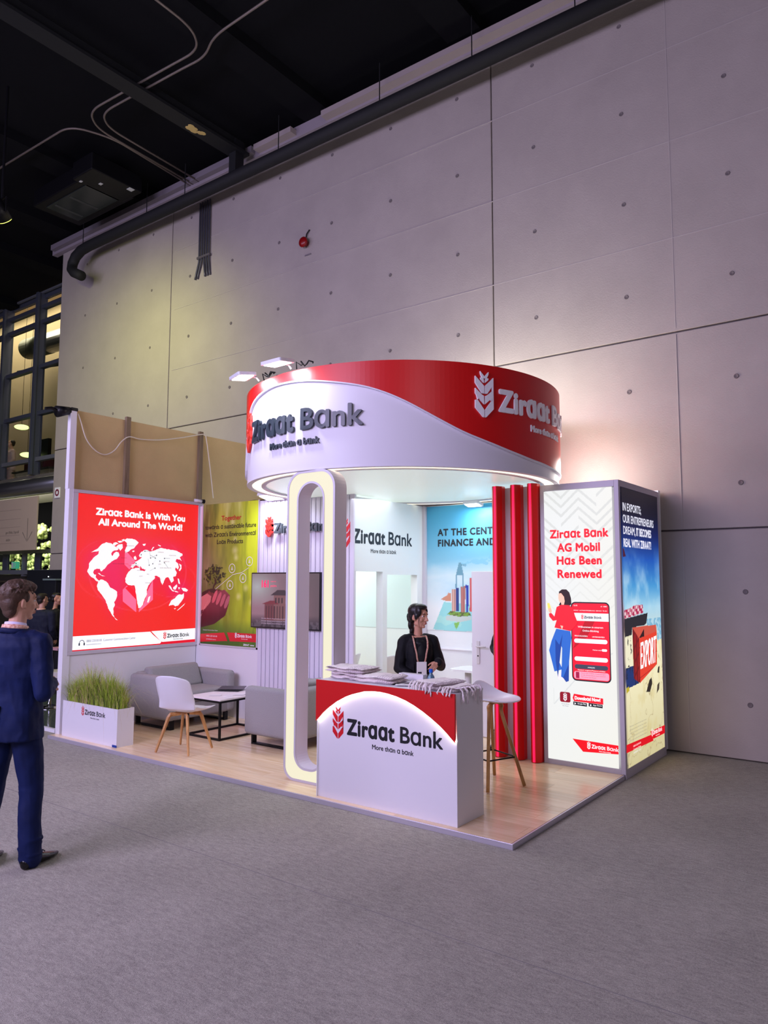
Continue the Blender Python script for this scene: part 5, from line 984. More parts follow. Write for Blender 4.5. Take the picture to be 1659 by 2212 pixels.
# ================================================================ FURNITURE
def sofa(label, loc, rz, w_=1.02, d=.8, group='grey lounge sofas'):
    """local: faces -Y, x across the width"""
    t = thing('lounge_sofa', label, 'sofa', loc, rz, group); hw, hd = w_/2, d/2
    K = dict(world=False, smooth=True)
    bxo('seat_base', GREYF, t, -hw+.10, hw-.10, -hd+.02, hd-.1, .11, .30, bevel=.03, seg=4, **K)
    bxo('seat_cushion', GREYF, t, -hw+.125, hw-.125, -hd, hd-.2, .29, .43, bevel=.045, seg=5, **K)
    bxo('arm', GREYF, t, -hw, -hw+.13, -hd, hd, .11, .62, bevel=.05, seg=5, **K); bxo('arm', GREYF, t, hw-.13, hw, -hd, hd, .11, .62, bevel=.05, seg=5, **K)
    bxo('backrest', GREYF, t, -hw+.06, hw-.06, hd-.2, hd, .11, .635, bevel=.05, seg=5, **K)
    o = MB().add([(-hw+.13, hd-.34, .42), (hw-.13, hd-.34, .42), (hw-.13, hd-.2, .42), (-hw+.13, hd-.2, .42), (-hw+.13, hd-.22, .70), (hw-.13, hd-.22, .70), (hw-.13, hd-.08, .68), (-hw+.13, hd-.08, .68)], [(0, 3, 2, 1), (4, 5, 6, 7), (0, 1, 5, 4), (1, 2, 6, 5), (2, 3, 7, 6), (3, 0, 4, 7)]).build('back_cushion', GREYF, t, bevel=.045, seg=5, **K)
    for s in (-1, 1):
        x = s*(hw-.1)
        mb = MB(); mb.box(x-.03, x+.03, -hd+.06, hd-.06, 0, .018); mb.box(x-.03, x+.03, -hd+.06, -hd+.085, .018, .115); mb.box(x-.03, x+.03, hd-.085, hd-.06, .018, .115)
        mb.build('sled_leg', BLACKM, t, world=False, bevel=.002)
    return t
sofa('grey fabric sofa against the side wall under the map poster', (-5.31, 1.45, .04), PI/2, 1.03, .8)
sofa('grey fabric sofa seen from its end behind the glowing pillar', (-3.36, 1.50, .04), -PI/2, .96, .77)
t = thing('coffee_table', 'low white coffee table with a black square frame', 'table', (-4.33, 1.33, .04))
X0_, X1_, Z0_ = -4.62, -4.05, .04
bxo('table_top', mat('table_white', (232, 224, 228), .35), t, X0_, X1_, .96, 1.74, .468, .484, bevel=.002)
mb = MB()
for x in (X0_, X1_-.022):
    for y in (.96, 1.718): bxo('leg', BLACKM, t, x, x+.022, y, y+.022, .04, .468)
for z in (.04, .446):
    for y in (.96, 1.718): bxo('frame_bar', BLACKM, t, X0_+.022, X1_-.022, y, y+.022, z, z+.022)
    for x in (X0_, X1_-.022): bxo('frame_bar', BLACKM, t, x, x+.022, .982, 1.718, z, z+.022)
t = thing('black_folder', 'black folder lying open on the coffee table', 'folder', (-4.45, 1.5, .484))
for s, a in ((0, .0), (1, .12)):
    F = frame((-4.62+.02*s, 1.36+.04*s, .488+.012*s), (math.cos(.5+a), math.sin(.5+a), 0), (-math.sin(.5+a), math.cos(.5+a), .05*s)); MB().prism([(0, 0), (.3, 0), (.3, .22), (0, .22)], F, 0, .006).build('folder_cover', mat('folder_black', (26, 26, 32), .3), t)
for k, (x, y, a) in enumerate(((-4.3, 1.2, .2), (-4.2, 1.12, -.3), (-4.38, 1.08, .7), (-4.22, 1.3, .5))):
    F = frame((x, y, .4845+.0012*k), (math.cos(a), math.sin(a), 0), (-math.sin(a), math.cos(a), .02)); mb = MB().prism([(0, 0), (.13, 0), (.13, .09), (0, .09)], F, 0, .001)
    tag(mb.build('flyer', PAPER, None), ('pale flyer in the middle of the coffee table', 'pale flyer nearest the front edge of the coffee table', 'pale flyer nearest the sofa by the wall', 'pale flyer beside the folder on the coffee table')[k], 'flyer', 'flyers on the coffee table')
tag(bxo('mobile_phone', mat('phone_black', (20, 20, 26), .25), None, -4.2, -4.1, 1.63, 1.70, .4845, .496, bevel=.004), 'small black device at the far corner of the coffee table', 'phone')

def shell_chair(label, loc, rz, group=None, legs=True, M_=None):
    """local +Y is the facing direction"""
    t = thing('shell_chair', label, 'chair', loc, rz, group)
    v = []; f = []; nu, nv = 16, 22
    for j in range(nv+1):
        s = j/nv
        # profile along the seat then up the back
        if s < .5: q = s/.5; y = .24-.40*q; z = .435-.035*math.sin(q*PI)+.012*(1-q)**4*-1.5; hw = .215+.02*math.sin(q*PI)
        else: q = (s-.5)/.5; y = -.16-.115*q-.035*math.sin(q*PI*.5); z = .435+.02*q+.34*q**1.15; hw = .225-.012*q**2
        for i in range(nu+1):
            u = 2*i/nu-1; edge = abs(u)**3
            lift = (.06 if s < .5 else .0)*edge*(.4+s); fw = (.0 if s < .45 else .075*min(1, (s-.45)/.2))*edge
            cr = -.03*abs(u)**2.5 if s > .9 else 0
            v.append((u*hw*(1-.10*max(0, (s-.9)/.1)**2*abs(u)**2), y+fw, z+lift+cr*(s-.9)*10*1.4))
    for j in range(nv):
        for i in range(nu): a = j*(nu+1)+i; f.append((a, a+1, a+nu+2, a+nu+1))
    MB().add(v, f).build('seat_shell', M_ or SHELLW, t, smooth=True, world=False, solid=.012, subsurf=1)
    mb = MB(); P = rrect(-.17, .17, -.13, .17, .06, 4); mb.loft([[(a*k, b*k, z) for a, b in P] for k, z in ((.9, .41), (1, .425), (.96, .437))]); mb.build('seat_pad', mat('pad_white', (224, 222, 230), .6), t, smooth=True, world=False)
    if legs:
        for sx, sy in ((1, 1), (-1, 1), (-1, -1), (1, -1)):
            MB().tube([(sx*.03, sy*.03, .378), (sx*.105, sy*.105, .372), (sx*.118, sy*.118, .345), (sx*.205, sy*.20, 0)], [(.013, .02), (.016, .024), (.018, .021), (.012, .014)], 4, flat=(sx, -sy, 0)).build('leg', OAK, t, world=False, bevel=.004)
        MB().box(-.07, .07, -.07, .07, .385, .402).build('leg_mount', mat('mount_wood', (170, 120, 74), .5), t, world=False, bevel=.004)
    return t
shell_chair('white shell chair with oak legs near the front edge of the stand', (-3.98, .43, .048), math.atan2(.32, .95)-.08)
shell_chair('white shell chair inside the white room, the left of the two', (-3.62, 2.40, .048), 1.9, 'white chairs in the inner room').scale = (1, 1, 1.1)
shell_chair('white shell chair inside the white room, next to the woman', (-3.36, 3.12, .048), 1.1, 'white chairs in the inner room').scale = (1, 1, 1.05)
t = thing('inner_table', 'glossy white table in the inner room behind the woman', 'table', (-2.3, 2.75, .04))
MB().prism(rrect(-2.35, -1.6, 2.95, 3.45, .12), lambda a, b, c: (a, b, c), .74, .765).build('table_top', WHITEG, t, tri=True)
for x in (-2.2, -1.75): MB().cone((x, 3.2, .04), (x, 3.2, .74), .04, .04, 14).build('leg', WHITE, t, smooth=True)
# bar stool
t = thing('bar_stool', 'white bar stool with bent oak legs beside the counter', 'stool', (-.86, 1.28, .047), 0)
v = []; f = []; nu, nv = 20, 16
for j in range(nv+1):
    for i in range(nu):
        a = 2*PI*i/nu; r = j/nv
        x = .225*r*math.cos(a); y = .205*r*math.sin(a)
        z = .70+.04*r**2.5+.13*max(0, -math.cos(a+.5))**3*r**4-.02*max(0, math.cos(a+.5))**2*r**3
        v.append((x, y, z))
for j in range(nv):
    for i in range(nu): f.append((j*nu+i, j*nu+(i+1) % nu, (j+1)*nu+(i+1) % nu, (j+1)*nu+i))
o = MB().add(v, f).build('seat_shell', SHELLW, t, smooth=True, world=False, solid=.014, subsurf=1); o.rotation_euler.z = .2; o.location = (.06, 0, 0)
LP_ = [(.146, -.314), (.296, .063), (-.087, .234), (-.24, -.14)]
for a, b_ in ((0, 1), (2, 3)):
    A, B2 = Vector((*LP_[a], 0)), Vector((*LP_[b_], 0)); ta = Vector((A.x*.36, A.y*.36, .60)); tb = Vector((B2.x*.36, B2.y*.36, .60))
    P = [A, A.lerp(ta, .5), ta, ta.lerp(Vector((ta.x, ta.y, .70)), .55)+Vector((0, 0, .015)), (ta+tb)/2+Vector((0, 0, .10)), tb.lerp(Vector((tb.x, tb.y, .70)), .55)+Vector((0, 0, .015)), tb, B2.lerp(tb, .5), B2]
    # smooth the bend
    Q = []
    for i in range(len(P)-1):
        for k in range(5):
            u = k/5; p0, p1, p2, p3 = P[max(i-1, 0)], P[i], P[i+1], P[min(i+2, len(P)-1)]
            Q.append(.5*((2*p1)+(p2-p0)*u+(2*p0-5*p1+4*p2-p3)*u*u+(3*p1-p0-3*p2+p3)*u**3))
    Q.append(P[-1]); half = len(Q)//2
    MB().tube(Q[:half+1], .0155, 10).build('leg', OAK, t, world=False, smooth=True); MB().tube(Q[half:], .0155, 10).build('leg', OAK, t, world=False, smooth=True)
FRp = [Vector((p[0]*.76, p[1]*.76, .235)) for p in LP_]
MB().tube([FRp[0], FRp[1], FRp[2], FRp[3], FRp[0]], .007, 8).build('foot_ring', BLACKM, t, world=False, smooth=False)
# planter
t = thing('grass_planter', 'white planter box with printed logo and tall ornamental grass', 'planter', (-5.19, .18, .04))
mb = MB()
for a in ((-5.72, -4.66, .085, .097), (-5.72, -4.66, .278, .29), (-5.72, -5.708, .097, .278), (-4.672, -4.66, .097, .278)): mb.box(*a, .04, .435)
mb.box(-5.708, -4.672, .097, .278, .04, .38)
mb.build('planter_box', WHITE, t); bxo('soil', mat('soil', (70, 56, 44), .95, bump=1, bscale=40), t, -5.707, -4.673, .098, .277, .38, .40)
logo(t, frame((-5.27, .0845, .325), (1, 0, 0), (0, 0, 1)), .05, 0, mat('emblem_red', (0, 0, 0)), DARKPRINT)
tag(bxo('tape_piece', mat('blue_tape', (20, 60, 150), .5), None, -4.735, -4.655, .082, .0845, .0405, .065), 'piece of blue tape at the foot of the planter', 'tape')
TUFTS = [(-5.62, .80), (-5.52, .9), (-5.40, .85), (-5.32, 1.25), (-5.24, 1.1), (-5.12, .85), (-5.02, 1.12), (-4.93, 1.0), (-4.84, .95), (-4.76, .8)]
def blades(name, m, n, hmin, hmax, wmul, droop):
    mb = MB(); rg = random.Random(len(name)+n)
    for i in range(n):
        cxx, ch = rg.choice(TUFTS); r_ = abs(rg.gauss(0, .055)); a = rg.uniform(0, 2*PI); x = min(-4.7, max(-5.68, cxx+r_*math.cos(a)*1.3)); y = min(.262, max(.112, .19+r_*math.sin(a)))
        h = rg.uniform(hmin, hmax)*ch; lean = (rg.uniform(.02, .25)+r_*4.2)*droop
        if rg.random() < .3: a = rg.uniform(0, 2*PI)
        d = Vector((math.cos(a), math.sin(a)*.5, 0)); sd = Vector((-math.sin(a), math.cos(a), 0)); L = []
        wd0 = .0028*wmul
        for k in range(5):
            u = k/4; p = Vector((x, y, .40))+d*lean*h*(u**1.8)*1.3+Vector((0, 0, h*(u-.55*lean*u**3*droop)))
            p.x = min(max(p.x, -5.795), -4.42); p.z = max(p.z, .06)
            w2 = wd0*(1-u*.9); L += [p-sd*w2, p+sd*w2]
        mb.add(L, [(2*k, 2*k+1, 2*k+3, 2*k+2) for k in range(4)])
    mb.build(name, m, t, fix=False, kind='stuff')
blades('green_grass', mat('grass_green', (168, 192, 66), .6, var=.35, vscale=30), 2200, .2, .46, 1.3, 1.1)
blades('dark_grass', mat('grass_dark', (84, 108, 40), .6), 800, .14, .42, 1.1, 1.2)
blades('dry_grass', mat('grass_dry', (190, 168, 120), .7), 520, .2, .68, .8, 1.7)
blades('hanging_dry_grass', mat('grass_dry', (0, 0, 0)), 90, .35, .6, .7, 2.2)

# ---------------------------------------------------------------- neighbour stand at the left
t = thing('neighbour_platform', 'dark glossy floor of the next stand with a white edge', 'platform', (-8, 2, 0))
bxo('stand_floor', mat('green_gloss', (78, 90, 76), .12), t, -12, -5.97, .26, 3.6, 0, .04); bxo('stand_edge', WHITE, t, -12, -6.1, .215, .255, .0, .04); bxo('stand_edge', ALU, t, -12, -5.97, .255, .262, .03, .04)
def chrome_stool(loc, label):
    t = thing('swivel_stool', label, 'stool', loc)
    MB().loft([[(r*math.cos(a), r*math.sin(a), z) for a in np.linspace(0, 2*PI, 25)[:-1]] for r, z in ((.21, 0), (.21, .008), (.06, .03), (.03, .05))]).build('stool_base', CHROME, t, world=False, smooth=True)
    MB().cone((0, 0, .04), (0, 0, .42), .03, .025, 16).build('stool_column', CHROME, t, world=False, smooth=True)
    MB().prism(rrect(-.2, .2, -.2, .2, .1), lambda a, b, c: (a, b, c), .42, .50).build('stool_seat', mat('cream_leather', (214, 208, 200), .4), t, world=False, bevel=.02, tri=True)
    P = [(-.2+.4*i/12, .2-.14*(1-abs(2*i/12-1)**2)*-1*.3) for i in range(13)]
    MB().loft([[(x, y, .5+z) for x, y in [(p[0], p[1]) for p in P]+[(p[0]*.9, p[1]-.03) for p in P[::-1]]] for z in (0, .12, .22)]).build('stool_back', mat('cream_leather', (0, 0, 0)), t, world=False, smooth=True)
    return t
chrome_stool((-7.62, 1.0, .04), 'white padded stool on a chrome foot beside the standing man').rotation_euler.z = 2.5
t = thing('demo_desk', 'dark desk with a pinkish edge behind the white stool', 'desk', (-9.0, 1.9, .04))
bxo('desk_top', mat('pink_edge', (190, 140, 150), .5), t, -8.8, -8.2, 1.62, 2.0, .72, .76); bxo('desk_body', mat('desk_black', (18, 18, 24), .5), t, -8.75, -8.25, 1.68, 1.95, .04, .72)
t = thing('black_cabinet', 'tall black exhibit cabinet with a pale shelf top behind the two visitors', 'cabinet', (-10.5, 3, .04))
BK = mat('cabinet_black', (20, 22, 30), .5)
bxo('cabinet_body', BK, t, -12.2, -9.6, 3.0, 3.5, .04, 2.0); bxo('cabinet_box', BK, t, -11.0, -10.6, 2.7, 3.0, 1.2, 1.80, bevel=.01); bxo('box_top', mat('pale_metal', (150, 170, 170), .3, .5), t, -11.02, -10.58, 2.68, 3.02, 1.8, 1.83)
bxo('status_light', mat('status_led', (230, 236, 240), .5, emit=1.5), t, -10.45, -10.4, 2.99, 3.0, 1.66, 1.7); bxo('status_light', mat('status_led', (0, 0, 0)), t, -11.4, -11.38, 2.99, 3.0, 1.86, 1.88)
t = thing('display_stand', 'narrow lilac display stand with a green light line', 'display', (-8.0, 1.35, .04))
LIL = mat('lilac_panel', (170, 150, 186), .5)
bxo('display_post', LIL, t, -8.05, -7.97, 1.35, 1.40, .8, 2.0); bxo('display_post', LIL, t, -7.95, -7.88, 1.39, 1.44, .8, 2.0); bxo('green_line', mat('green_led', (70, 190, 110), .5, emit=.5), t, -7.87, -7.84, 1.38, 1.40, 1.05, 1.95); bxo('display_bracket', BLACKM, t, -8.07, -7.89, 1.30, 1.35, 1.62, 1.75); bxo('display_foot', BK, t, -8.08, -7.83, 1.35, 1.55, .04, .8)
# the person in black behind the fins comes with the people

# ================================================================ PEOPLE
SKIN = mat('skin', (206, 156, 130), .5, var=.06, vscale=20); SKIND = mat('skin_tan', (206, 150, 124), .5)
def blob(name, mb, m, parent, voxel=.006, smooth=4, fac=.5, dec=None, wr=0, ws=(9, 9, 5)):
    o = mb.build('tmp', None, None, world=False)
    r = o.modifiers.new('r', 'REMESH'); r.mode = 'VOXEL'; r.voxel_size = voxel; r.use_smooth_shade = True
    s = o.modifiers.new('s', 'SMOOTH'); s.factor = fac; s.iterations = smooth
    if dec: d = o.modifiers.new('d', 'DECIMATE'); d.ratio = dec
    dg = bpy.context.evaluated_depsgraph_get(); dg.update()
    me = bpy.data.meshes.new_from_object(o.evaluated_get(dg)); me.name = name; me.materials.clear(); me.materials.append(m); me.shade_smooth()
    if wr:
        nv = len(me.vertices); a = np.empty(nv*3); me.vertices.foreach_get('co', a); a = a.reshape(-1, 3); nn = np.empty(nv*3); me.vertices.foreach_get('normal', nn); nn = nn.reshape(-1, 3)
        d = np.array([mnoise.noise((p[0]*ws[0], p[1]*ws[1], p[2]*ws[2]+3*abs(p[0])))*.65+mnoise.noise((p[0]*ws[0]*2.3, p[1]*ws[1]*2.3+5, p[2]*ws[2]*3.1))*.35 for p in a])
        d = 1-2*np.abs(d)*1.6; a += nn*(d*wr)[:, None]; me.vertices.foreach_set('co', a.reshape(-1)); me.update()
    old = o.data; bpy.data.objects.remove(o); bpy.data.meshes.remove(old)
    q = bpy.data.objects.new(name, me); COL.objects.link(q); q.parent = parent
    return q
def limb(mb, pts, rad, n=14):
    P = [Vector(p) for p in pts]
    for i, p in enumerate(P):
        r = rad[i] if not isinstance(rad[i], tuple) else min(rad[i]); mb.ell(p, (r*.995,)*3, n, 8)
    for i in range(len(P)-1): mb.cone(P[i], P[i+1], rad[i], rad[i+1], n)
    return mb
def torso(mb, sec, n=24, e=2.5):
    """sec: (z, cx, cy, rx, ry)"""
    R = []
    for z, cx, cy, rx, ry in sec:
        g = []
        for k in range(n):
            a = 2*PI*k/n; c, s = math.cos(a), math.sin(a)
            g.append((cx+rx*math.copysign(abs(c)**(2/e), c), cy+ry*math.copysign(abs(s)**(2/e), s), z))
        R.append(g)
    return mb.loft(R)
def dense(sec, k=5):
    out = []
    for a, b_ in zip(sec[:-1], sec[1:]):
        for i in range(k): u = i/k; u2 = u*u*(3-2*u); out.append(tuple([a[0]*(1-u)+b_[0]*u]+[a[j]*(1-u2)+b_[j]*u2 for j in range(1, 5)]))
    return out+[sec[-1]]
def hand(mb, W, d, n, side, s=1.0, curl=.5):
    """W wrist, d towards the fingers, n palm normal (fingers curl towards it), side: thumb direction sign"""
    W, d, n = Vector(W), Vector(d).normalized(), Vector(n).normalized(); n = (n-d*n.dot(d)).normalized(); a = d.cross(n)*side   # a points to the thumb side
    def P(x, y, z): return W+a*x*s+d*y*s+n*z*s
    limb(mb, [P(0, -.02, 0), P(0, .02, 0)], [.024*s, .026*s])
    for x in (-.026, -.009, .009, .026): limb(mb, [P(x*.7, .01, 0), P(x, .075, 0)], [.015*s, .0125*s], 10)
    for x, L, r in ((-.030, .062, .0075), (-.011, .076, .0085), (.010, .080, .0088), (.030, .072, .0085)):
        p = P(x, .078, 0); ang = 0; pts = [p]; rad = [r*s*1.1]
        for k, fr in enumerate((.42, .32, .26)):
            ang += curl*(.7+.25*k); p = p+(d*math.cos(ang)+n*math.sin(ang)+a*(x*1.2))*L*fr*s; pts.append(p); rad.append(r*s*(1-.08*(k+1)))
        limb(mb, pts, rad, 8)
    limb(mb, [P(.015, .015, .004), P(.042, .045, .012), P(.055, .075, .02), P(.058, .10, .03)], [.014*s, .0125*s, .0105*s, .009*s], 8)
def head(mb, C, yaw, s, pitch=0, female=False):
    M_ = Matrix.Translation(C) @ Euler((pitch, 0, yaw)).to_matrix().to_4x4() @ Matrix.Scale(s, 4)
    h = MB(); fw = .92 if female else 1
    h.ell((0, -.015, .045), (.073, .094, .084), 24, 16); h.ell((0, .022, -.015), (.060*fw, .074, .088), 24, 16); h.ell((0, .022, -.072), (.046*fw, .058, .044), 20, 12)
    h.ell((0, .066, -.098), (.021*fw, .019, .017), 12, 8)
    for k in range(7):
        u = k/6; h.ell((0, .090+.022*u**1.3, .018-.048*u), (.008+.006*u, .013, .012), 10, 6)
    h.ell((0, .082, .035), (.04, .014, .03), 12, 8)
    for q in (-1, 1):
        h.ell((q*.012, .098, -.034), (.0085, .012, .008), 10, 6); h.ell((q*.029, .080, .026), (.021, .013, .008), 12, 6); h.ell((q*.037, .062, -.026), (.021, .022, .024), 12, 8)
        h.ell((q*.0745, -.008, -.008), (.009, .019, .031), 12, 8, rot=(-.2, 0, q*.35)); h.ell((q*.069, .002, -.03), (.008, .010, .010), 10, 6)
        h.ell((q*.036, .0, -.07), (.016, .03, .022), 10, 6)
    h.ell((0, .0915, -.0575), (.021, .0095, .0055), 12, 6); h.ell((0, .0895, -.070), (.018, .0095, .0065), 12, 6)
    return mb.add([M_ @ Vector(p) for p in h.v], h.f), M_
def face_bits(M_, parent, iris, lip, brow):
    mb = MB(); [mb.ell((q*.030, .0745, .010), (.0125, .0115, .0078), 12, 8) for q in (-1, 1)]
    MB().add([M_ @ Vector(p) for p in mb.v], mb.f).build('eyes', mat('eye_white', (226, 220, 214), .2), parent, world=False, smooth=True)
    mb = MB(); [mb.ell((q*.030, .0838, .010), (.0056, .0042, .0060), 10, 6) for q in (-1, 1)]
    MB().add([M_ @ Vector(p) for p in mb.v], mb.f).build('irises', mat('iris_dark', (30, 20, 16), .2), parent, world=False, smooth=True)
    mb = MB(); [mb.tube([(q*.014, .094, .030), (q*.028, .093, .036), (q*.046, .081, .032)], .0034, 6) for q in (-1, 1)]
    MB().add([M_ @ Vector(p) for p in mb.v], mb.f).build('eyebrows', brow, parent, world=False, smooth=True)
    mb = MB(); mb.ell((0, .0955, -.0572), (.020, .0075, .0042), 12, 6); mb.ell((0, .0935, -.0690), (.017, .0075, .0052), 12, 6)
    MB().add([M_ @ Vector(p) for p in mb.v], mb.f).build('lips', lip, parent, world=False, smooth=True)
def hairmass(name, M_, parts, m, parent, strands=0, seed=0, voxel=.005, sm=1):
    mb = MB()
    for c, r in parts: mb.ell(c, r, 18, 12)
    rg = random.Random(seed)
    for i in range(strands):
        a = rg.uniform(0, 2*PI); ph = rg.uniform(.0, 1.15); c = Vector((math.sin(a)*math.sin(ph)*.078, -.018+math.cos(a)*math.sin(ph)*.098, .05+math.cos(ph)*.09))
        if c.y > .055 and c.z < .095: continue
        t_ = Vector((rg.uniform(-.4, .4), rg.uniform(-.9, .3), rg.uniform(-.7, .15))); nrm = (c-Vector((0, -.015, .04))).normalized(); t_ = (t_-nrm*t_.dot(nrm)*.8).normalized()
        mb.tube([c-t_*.01, c+t_*.026+nrm*.010, c+t_*.055+nrm*.002], [.006, .005, .002], 5)
    mb2 = MB().add([M_ @ Vector(p) for p in mb.v], mb.f)
    return blob(name, mb2, m, parent, voxel, sm)

NAVY = mat('navy_wool', (12, 26, 70), .7, bump=.5, bscale=9, var=.25, vscale=5, spec=.25); BLK = mat('black_cloth', (16, 16, 22), .7, bump=.5, bscale=14, spec=.3)
LANY = mat('lanyard_orange', (236, 140, 110), .5, var=.4, vscale=60, var_rgb=(250, 210, 190))
def person(name, label, loc, rz, H, jacket, pose, skin, hair_m, vox=.006, shoulder=1.0, female=False, head_yaw=0, head_pitch=0, shirt=None, hem=.80, trousers=None, shoes=None):
    """stands at loc facing local +Y; built for a height of 1.80 then scaled by H/1.8"""
    t = thing(name, label, 'person', loc, rz); k = H/1.8; t.scale = (k, k, k)
    sw = .195*shoulder
    body = MB()
    torso(body, dense([(.90, 0, 0, .15*shoulder, .10), (1.08, 0, 0, .125*shoulder, .09), (1.3, 0, .0, .15*shoulder, .105), (1.42, 0, -.01, .15*shoulder, .09), (1.47, 0, -.015, .09, .07)]))
    limb(body, [(0, -.018, 1.44), (0, -.008, 1.52), (0, .004, 1.60)], [.062 if not female else .05, .055 if not female else .042, .052 if not female else .042])
    for s in (-1, 1):
        fx, fy = pose['feet'][0 if s < 0 else 1]
        limb(body, [(s*.09, 0, .90), (s*.10+(fx-s*.1)*.5, fy*.5+.01, .50), (fx, fy-.02, .10)], [.085, .055, .04])
        e, w_ = pose['arms'][0 if s < 0 else 1][:2]
        limb(body, [(s*sw*.86, -.01, 1.42), e, w_], [.045, .036, .026])
        d, n, cu = pose['arms'][0 if s < 0 else 1][2:5]
        hand(body, w_, d, n, pose['arms'][0 if s < 0 else 1][5], .98 if not female else .86, cu)
    _, M_ = head(body, (0, .012, 1.665), head_yaw, 1.0, head_pitch, female)
    blob('body', body, skin, t, vox, 3)
    face_bits(M_, t, None, mat('lip_rose', (168, 88, 84), .4), hair_m)
    # trousers
    tr = MB()
    torso(tr, dense([(.84, 0, 0, .165*shoulder, .115), (.96, 0, 0, .165*shoulder, .118), (1.04, 0, 0, .145*shoulder, .105)]))
    for s in (-1, 1):
        fx, fy = pose['feet'][0 if s < 0 else 1]; kx = s*.10+(fx-s*.1)*.55; ky = fy*.45+.015
        P = [(s*.085, 0, .88), (s*.088+(kx-s*.088)*.5, ky*.5, .70), (kx, ky, .50), (kx+(fx-kx)*.5, ky+(fy-.02-ky)*.5-.012, .30), (fx, fy-.025, .12), (fx, fy-.015, .055)]
        limb(tr, P, [.095, .088, .070, .068, .066, .067])
        for q in range(5): tr.ell((fx+.01*math.sin(q*2), fy-.02, .06+.03*q), (.071, .068, .009), 14, 6)
        for q in range(3): tr.ell((kx, ky-.004, .46+.035*q), (.075, .071, .009), 14, 6, rot=(.3, .2*s, 0))
    blob('trousers', tr, trousers or jacket, t, .008, 2, wr=.005, ws=(7, 7, 4))
    # shoes
    for s in (-1, 1):
        fx, fy = pose['feet'][0 if s < 0 else 1]; sh = MB(); ta = pose.get('toe', (0, 0))[0 if s < 0 else 1]
        for yy, rx, rz_ in [(-.05+.265*u, float(np.interp(u, [0, .35, .65, .85, 1], [.032, .036, .044, .036, .018])), float(np.interp(u, [0, .3, .6, .85, 1], [.040, .044, .032, .022, .015]))) for u in np.linspace(0, 1, 18)]:
            q = Matrix.Rotation(ta, 3, 'Z') @ Vector((0, yy, 0)); sh.ell((fx+q.x, fy-.01+q.y, rz_*.92), (rx, .03, rz_*.92), 14, 10, rot=(0, 0, ta))
        ss = blob('shoe', sh, shoes or mat('shoe_leather', (18, 16, 18), .22), t, .006, 3)
        la = MB()
        for q in range(3):
            v0 = Matrix.Rotation(ta, 3, 'Z') @ Vector((0, .045+.025*q, 0)); la.tube([(fx+v0.x-.02, fy+v0.y-.01, .083-.008*q), (fx+v0.x, fy+v0.y-.005, .092-.009*q), (fx+v0.x+.02, fy+v0.y-.01, .083-.008*q)], .0035, 5)
        la.build('shoe_laces', BLACKM, ss, world=False)
    # jacket
    jk = MB(); b = .004
    torso(jk, dense([(hem, 0, -.005, .19*shoulder, .135), (.95, 0, -.005, .183*shoulder, .13), (1.10, 0, -.003, .160*shoulder, .117), (1.28, 0, -.004, .185*shoulder, .13), (1.38, 0, -.012, .190*shoulder, .122), (1.44, 0, -.018, .165*shoulder, .100)]+([(1.47, 0, -.03, .11, .066)] if female else [(1.485, 0, -.022, .10, .078), (1.50, 0, -.02, .072, .066)])))
    for s in (-1, 1):
        e, w_ = [Vector(q) for q in pose['arms'][0 if s < 0 else 1][:2]]; sp = Vector((s*sw*.93, -.012, 1.405)); cuff = w_+(e-w_).normalized()*.015
        limb(jk, [(s*sw*.55, -.015, 1.43), sp, sp.lerp(e, .5), e, e.lerp(cuff, .5), cuff], [.062, .072, .064, .056, .052, .045])
        for q in range(4):
            c = e.lerp(sp, .08+.07*q); jk.ell(c, (.060, .060, .010), 14, 6, rot=(.5*s, .4*q, .3))
    blob('jacket', jk, jacket, t, .0075, 2, wr=.006, ws=(8, 8, 4))
    return t, M_
A = lambda *a: a
# the man at the left
mp = dict(feet=[(-.15, -.02), (.15, .04)], toe=(.15, -.12),
          arms=[((-.26, -.03, 1.13), (-.14, .18, 1.10), (.6, .8, -.1), (.6, -.4, -.6), .6, 1), ((.245, -.06, 1.10), (.165, .14, 1.13), (-.25, .95, .1), (-.8, -.2, -.5), .9, -1)])
man, MH_ = person('person', 'man in a navy suit standing with his back to the camera at the left edge', (-2.415, -2.185, 0), .46, 1.79, NAVY, mp, SKIN, mat('hair_brown', (74, 54, 42), .55, bump=.3, bscale=90, var=.35, vscale=26), vox=.0048, head_yaw=-.55, hem=.80, shoulder=1.0)
HB = MATS['hair_brown']
hairmass('hair', MH_, [((0, -.038, .058), (.082, .095, .086)), ((0, -.07, .0), (.074, .052, .072)), ((0, .012, .105), (.072, .082, .042)), ((.03, .06, .100), (.045, .028, .026)), ((-.03, .055, .098), (.045, .028, .024)), ((0, -.065, -.05), (.062, .04, .05)), ((.066, .012, .035), (.014, .022, .034)), ((-.066, .012, .035), (.014, .022, .034))], HB, man, 420, 3)
MB().loft([[(r*math.cos(a), -.022+r*.95*math.sin(a), z-.012*math.sin(a)) for a in np.linspace(0, 2*PI, 29)[:-1]] for r, z in ((.076, 1.485), (.066, 1.535), (.061, 1.535), (.070, 1.485))], closed=True).build('shirt_collar', mat('shirt_lilac', (214, 206, 236), .7), man, world=False, smooth=True)
MB().loft([[(r*math.cos(a), -.024+r*.95*math.sin(a), z-.014*math.sin(a)) for a in np.linspace(0, 2*PI, 29)[:-1]] for r, z in ((.086, 1.492), (.080, 1.518), (.077, 1.516), (.083, 1.49))], closed=True).build('lanyard', LANY, man, world=False, smooth=True)
